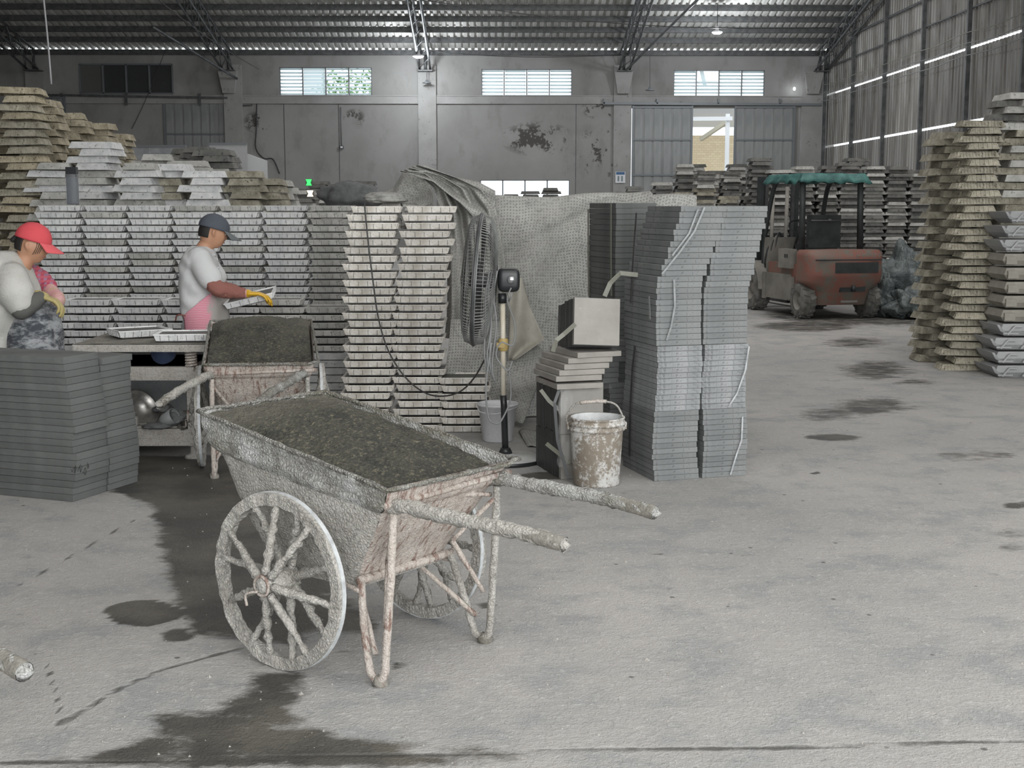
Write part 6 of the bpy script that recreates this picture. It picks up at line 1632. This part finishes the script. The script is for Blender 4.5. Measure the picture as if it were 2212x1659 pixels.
def torso(mb, rings, n=36, fold=.008, seed=0):
    """rings: (centre, half x, half y)"""
    vs = []; m = len(rings)
    for j, (c, hx, hy) in enumerate(rings):
        for i in range(n):
            a = 2*pi*i/n; k = 1+fold/hx*(mnoise.noise(Vector((cos(a)*2.2+seed, sin(a)*2.2, j*.35)))*1.3+.5*sin(a*5+j*.7))
            vs.append((c[0]+hx*k*cos(a), c[1]+hy*k*sin(a), c[2]))
    fs = [(j*n+i, j*n+(i+1) % n, (j+1)*n+(i+1) % n, (j+1)*n+i) for j in range(m-1) for i in range(n)]
    fs += [tuple(reversed(range(n))), tuple((m-1)*n+k for k in range(n))]
    mb.add(vs, fs, 0, True); return vs
def rings(keys, n):
    out = []; ks = [k[0] for k in keys]
    for j in range(n+1):
        z = keys[0][0]+(keys[-1][0]-keys[0][0])*j/n
        v_ = [float(np.interp(z, ks, [k[i] for k in keys])) for i in range(1, 5)]; out.append(((v_[0], v_[1], z), v_[2], v_[3]))
    return out
zz = lambda py: L(430, py).z
cx_ = lambda px, py: L(px, py).x
keys = [(zz(688), cx_(440, 688), 0, .150, .205), (zz(672), cx_(437, 672), 0, .150, .20), (zz(640), cx_(431, 640), 0, .142, .19), (zz(600), cx_(430, 600), 0, .142, .20), (zz(570), cx_(430, 570), 0, .135, .215), (zz(552), cx_(430, 552), 0, .12, .20), (zz(540), cx_(432, 540), 0, .095, .15), (zz(531), cx_(434, 531), 0, .072, .085)]
mb = MB(); torso(mb, rings(keys, 30))
limbs(mb, [(shR+Vector((-.0, .03, .01)), .088), (shR.lerp(elR, .35), .085), (shR.lerp(elR, .66), .088)], 20); limbs(mb, [(shL+Vector((0, -.03, .01)), .088), (shL.lerp(elL, .35), .085), (shL.lerp(elL, .62), .086)], 20)
o = mb.build('polo_shirt', M['polo'], man); remesh(o, .011, 5)
mb = MB(); pts = [(neck0.x+.068*cos(a)+.012+.012*cos(a), .068*sin(a), neck0.z+.008-.028*cos(a)) for a in [2*pi*k/24 for k in range(24)]]; mb.tube(pts, .013, 8, closed=True); mb.build('collar', M['polo'], man)
mb = MB()
for k in range(2): ellips(mb, (cx_(475+2*k, 560+18*k)-.015, -.02, zz(560+18*k)), (.006, .006, .006), None, 8, 6)
mb.build('buttons', M['white_plastic'], man)
M['sleeve_red'] = cloth('rust_red_oversleeve', (0.20, 0.075, 0.06), (0.30, 0.13, 0.105), 30)
for sh_, el_, wr_ in ((shR, elR, wrR), (shL, elL, wrL)):
    mb = MB(); a_ = sh_.lerp(el_, .66); ch = [(a_, .062), (el_, .060), (el_.lerp(wr_, .5), .052), (el_.lerp(wr_, .92), .040)]
    limbs(mb, ch, 20); o = mb.build('oversleeve', M['sleeve_red'], man)
    md = o.modifiers.new('sub', 'SUBSURF'); md.levels = 1; md.render_levels = 1
    tx = bpy.data.textures.get('crumple') or bpy.data.textures.new('crumple', 'CLOUDS'); tx.noise_scale = .045
    md = o.modifiers.new('crumple', 'DISPLACE'); md.texture = tx; md.strength = .022; md.mid_level = .5
M['glove_yellow'] = plain('yellow_rubber_glove', (0.62, 0.36, 0.02), .35, bump=.2)
for wr_, el_, sd in ((wrR, elR, 1), (wrL, elL, -1)):
    mb = MB(); dv = (L(572, 640)-L(528, 630)); make_hand(mb, wr_+Vector((.015, 0, .0)), dv+Vector((0.02, .03, .03)), (0, 0, 1), 1.12, .45, sd)
    o = mb.build('glove', M['glove_yellow'], man); remesh(o, .0045, 2)
    mb = MB(); limbs(mb, [(wr_-(wr_-el_).normalized()*.03, .036), (wr_+Vector((.005, 0, 0)), .034)], 14); mb.build('cuff', plain('pink_cuff', (.5, .27, .25), .8), man)
# apron
t = NT('apron_pink'); wv_ = t.new('ShaderNodeTexWave', wave_type='BANDS', bands_direction='Z'); wv_.inputs['Scale'].default_value = 26; wv_.inputs['Distortion'].default_value = 2.5; t.ln(t.co, wv_.inputs[0])
pk_ = t.mix(wv_.outputs['Fac'], (0.60, 0.17, 0.25), (0.66, 0.38, 0.42)); sp = t.new('ShaderNodeSeparateXYZ'); t.ln(t.co, sp.inputs[0])
msk = t.ramp(t.math('ADD', t.math('MULTIPLY', sp.outputs[0], 4.5), t.math('MULTIPLY', t.noise(9, 3), .9)), [(0.80, 0.0), (0.95, 1.0)])
t.color(t.mix(msk, pk_, (0.36, 0.34, 0.32))); t.val('Roughness', .85); t.bump(t.noise(12, 3), .4, .01); M['apron'] = t.mat
mb = MB()
def ap(u, v):
    a = radians(-128+256*u); z = zz(622)+(zz(800)-zz(622))*v
    hx = .162+.015*v+.01*sin(a*6+v*4); hy = .212+.01*v; cxx = cx_(431+8*min(1, v*2), 640)
    lo = zz(640)-abs(a)/2.2*.14 if v < .3 else 0
    if v < .35: z = max(z-0, 0)-max(0, (abs(a)-.7))*.13*(1-v/.35)
    return (cxx+hx*cos(a)+.012, hy*sin(a), z)
mb.grid(ap, 44, 26); o = mb.build('apron', M['apron'], man); md = o.modifiers.new('thickness', 'SOLIDIFY'); md.thickness = .003
M['trousers'] = cloth('pale_grey_trousers', (0.40, 0.41, 0.43), (0.52, 0.53, 0.54), 12)
mb = MB(); limbs(mb, [(Vector((hip.x, 0, hip.z+.04)), .145), (Vector((hip.x, 0, hip.z-.05)), .15)], 20)
for sg in (-1, 1): limbs(mb, [(hip+Vector((0, sg*.085, 0)), .115), (hip+Vector((.03, sg*.09, -.36)), .085), (Vector((hip.x-.01, sg*.10, .10)), .062)], 16)
o = mb.build('trousers', M['trousers'], man); remesh(o, .012, 4)
for sg in (-1, 1):
    mb = MB(); limbs(mb, [(Vector((hip.x-.04, sg*.10, .055)), .052), (Vector((hip.x+.06, sg*.105, .045)), .045), (Vector((hip.x+.15, sg*.11, .035)), .036)], 14); mb.build('boot', M['black_plastic'], man)
mb = MB(); mb.tube(path([(cx_(388, 690), -.12, zz(690)), (cx_(398, 676), -.17, zz(676)), (cx_(440, 690), -.21, zz(682))], 5), .006, 6); mb.build('apron_tie', M['sleeve_red'], man)
# tray he is holding
ht = AT(541, 648, 9.50); o = obj('mould_tray', TM['silver'], None, (ht.x, 9.56, ht.z-.015), (radians(6), radians(-13), radians(3)))
tag(o, 'mould tray held tilted in the yellow gloves of the capped worker', 'tray')

# ---- the woman in the red cap
wox, woy = -2.95, 8.25
wm_ = thing('person', 'worker in a bright red cap bending forward in a pale jacket at the left edge', 'person', (wox, woy, 0))
def LL(px, py, dy=0.0):
    q_ = AT(px, py, woy+dy); return Vector((q_.x-wox, q_.y-woy, q_.z))
hw = LL(70, 530); Rw = Matrix.Rotation(radians(6), 3, 'Z') @ Matrix.Rotation(radians(17), 3, 'Y')
mb = MB(); make_head(mb, hw, Rw)
limbs(mb, [(hw+Vector((-.03, 0, -.04)), .056), (LL(48, 575), .056), (LL(30, 600), .075)])
hipw = LL(50, 775); limbs(mb, [(LL(20, 610), .10), (LL(20, 680), .115), (hipw, .13)], 18)
for sg in (-1, 1): limbs(mb, [(hipw+Vector((0, sg*.08, 0)), .085), (hipw+Vector((.04, sg*.09, -.34)), .06), (Vector((hipw.x-.02, sg*.10, .08)), .042)]); limbs(mb, [(Vector((hipw.x-.04, sg*.10, .05)), .042), (Vector((hipw.x+.13, sg*.11, .035)), .034)])
fs_ = LL(58, 585, .14); fe = LL(100, 618, .16); fw = LL(124, 648, .05); fh = LL(108, 668, -.02)
ns = LL(22, 600, -.17); ne = LL(48, 668, -.22); nw_ = LL(92, 640, -.15)
limbs(mb, [(fs_, .052), (fe, .042), (fw, .032)]); limbs(mb, [(ns, .052), (ne, .042), (nw_, .03)])
o = mb.build('body', M['skin'], wm_); remesh(o, .0085, 3)
face_parts(wm_, hw, Rw, M['eye_white']); make_hair(wm_, hw, Rw)
M['cap_red'] = plain('cap_coral_red', (0.62, 0.075, 0.09), .8, bump=.3, bs=400); M['cap_red2'] = plain('cap_brim_red', (0.66, 0.11, 0.125), .8, bump=.3, bs=400)
make_cap(wm_, hw+Rw @ Vector((0, 0, .006)), Rw, M['cap_red'], M['cap_red2'], brim_len=.095)
mb = MB()
for k in range(4): mb.tube(path([hw+Rw @ Vector(p_) for p_ in ((.080-.014*k, -.062-.003*k, .035), (.070-.010*k, -.068, .0), (.066-.012*k, -.070, -.03-.006*k))], 4), .0018, 5)
mb.build('hair_strands', M['hair'], wm_)
mb = MB(); limbs(mb, [(hw+Rw @ Vector((-.10, 0, .02)), .022), (hw+Rw @ Vector((-.118, 0, .0)), .018)], 10); mb.build('hair_knot', M['hair'], wm_)
M['jacket'] = worn('pale_fluffy_jacket', (0.44, 0.43, 0.40), (0.56, 0.55, 0.52), None, 6, 120, .95, .6, dist=.01)
wz = lambda py: LL(30, py).z
wx = lambda px, py: LL(px, py).x
keys = [(wz(790), wx(-10, 790), 0, .19, .21), (wz(722), wx(-22, 722), 0, .20, .22), (wz(690), wx(-12, 690), 0, .24, .24), (wz(650), wx(-2, 650), 0, .25, .25), (wz(610), wx(2, 610), 0, .22, .25), (wz(580), wx(4, 580), 0, .17, .23), (wz(560), wx(8, 560), 0, .13, .17), (wz(542), wx(10, 542), 0, .08, .10)]
mb = MB(); torso(mb, rings(keys, 26), fold=.012, seed=5)
limbs(mb, [(ns+Vector((0, .03, 0)), .10), (ns.lerp(ne, .5), .11), (ns.lerp(ne, .8), .09)], 18)
o = mb.build('jacket', M['jacket'], wm_); remesh(o, .012, 4)
def plaid(name, a, b, c_):
    t = NT(name); sp = t.new('ShaderNodeSeparateXYZ'); t.ln(t.co, sp.inputs[0])
    def st_(o_, n_): return t.ramp(t.math('ABSOLUTE', t.math('SUBTRACT', t.math('FRACT', t.math('MULTIPLY', o_, n_)), .5)), [(0.2, 0.0), (0.3, 1.0)])
    t.color(t.mix(t.math('MULTIPLY', st_(sp.outputs[2], 38), .8), t.mix(st_(sp.outputs[0], 30), a, b), c_)); t.val('Roughness', .85); t.bump(t.noise(30, 3), .6, .01); return t.mat
M['plaid'] = plaid('red_blue_print', (0.38, 0.06, 0.10), (0.30, 0.16, 0.24), (0.46, 0.10, 0.13))
mb = MB(); limbs(mb, [(fs_.lerp(fe, .0), .062), (fs_.lerp(fe, .5), .072), (fe, .066), (fe.lerp(fw, .35), .05)], 18)
o = mb.build('printed_sleeve', M['plaid'], wm_); md = o.modifiers.new('sub', 'SUBSURF'); md.levels = 1; md = o.modifiers.new('crumple', 'DISPLACE'); md.texture = bpy.data.textures['crumple']; md.strength = .02
M['glove_pink'] = worn('pink_glove', (0.50, 0.25, 0.25), (0.58, 0.36, 0.33), (0.42, 0.36, 0.18), 9, 30, .6, .4, flecks=.42)
mb = MB(); limbs(mb, [(fe.lerp(fw, .3), .048), (fw, .050)], 16); make_hand(mb, fw, fh-fw+Vector((-.02, -.02, -.06)), (1, 0, 0), 1.2, .5, 1)
o = mb.build('glove', M['glove_pink'], wm_); remesh(o, .005, 2)
M['dark_sleeve'] = cloth('dark_grey_sleeve', (0.07, 0.07, 0.065), (0.12, 0.118, 0.11), 20)
mb = MB(); limbs(mb, [(ne.lerp(nw_, -.05), .062), (ne.lerp(nw_, .5), .056), (ne.lerp(nw_, .85), .045)], 16); mb.build('dark_sleeve', M['dark_sleeve'], wm_)
M['glove_ochre'] = plain('ochre_glove', (0.40, 0.33, 0.14), .6, bump=.3)
mb = MB(); make_hand(mb, nw_, Vector((.9, .1, -.35)), (0, 0, 1), 1.12, .7, 1); o = mb.build('near_glove', M['glove_ochre'], wm_); remesh(o, .005, 2)
t = NT('spattered_denim'); t.color(t.mix(t.ramp(t.noise(14, 5, .75, co=t.scale((.7, .7, 1.5))), [(0.42, 0.0), (0.6, 1.0)]), (0.05, 0.055, 0.065), (0.32, 0.33, 0.34))); t.val('Roughness', .9); t.bump(t.noise(18, 4), .5, .01); M['denim'] = t.mat
keys = [(wz(960), wx(72, 960), 0, .19, .22), (wz(800), wx(72, 800), 0, .19, .22), (wz(740), wx(74, 740), 0, .175, .205), (wz(690), wx(76, 690), 0, .15, .19), (wz(660), wx(72, 660), 0, .135, .17), (wz(635), wx(62, 635), 0, .11, .15)]
mb = MB(); torso(mb, rings(keys, 24), fold=.012, seed=9); o = mb.build('spattered_apron', M['denim'], wm_); md = o.modifiers.new('thickness', 'SOLIDIFY'); md.thickness = .004
mb = MB()
for sg in (-1, 1): limbs(mb, [(hipw+Vector((0, sg*.08, 0)), .115), (hipw+Vector((.04, sg*.09, -.34)), .08), (Vector((hipw.x-.02, sg*.10, .10)), .06)], 16)
mb.build('trousers', M['dark_sleeve'], wm_)
for sg in (-1, 1):
    mb = MB(); limbs(mb, [(Vector((hipw.x-.05, sg*.10, .055)), .052), (Vector((hipw.x+.05, sg*.105, .045)), .045), (Vector((hipw.x+.14, sg*.11, .035)), .036)], 14); mb.build('boot', M['black_plastic'], wm_)

# scribbled figures on the side of the left slab pile
def onleft(px, py, off=.004):
    o_ = c2; n_ = Vector((cos(A2), sin(A2), 0)); o2 = o_+n_*.014; r = ray(px, py); tt = ((o2+n_*off)-EYE).dot(n_)/r.dot(n_); return EYE+r*tt
mb = MB()
for st in ([(160, 1014), (163, 1006), (161, 1022), (166, 1010)], [(168, 1018), (172, 1006), (174, 1020), (178, 1008), (174, 1004), (170, 1012)], [(180, 1022), (184, 1010), (187, 1018), (184, 1026), (181, 1020)], [(188, 1002), (190, 1012), (192, 1008), (189, 999)], [(152, 1012), (156, 1020), (158, 1012)]):
    mb.tube([onleft(a, b) for a, b in st], .0016, 4)
tag(mb.build('scribble', M['cable_dark']), 'dark handwritten scribble on the end of the near left slab pile', 'marking')
print('objects', len(bpy.data.objects))
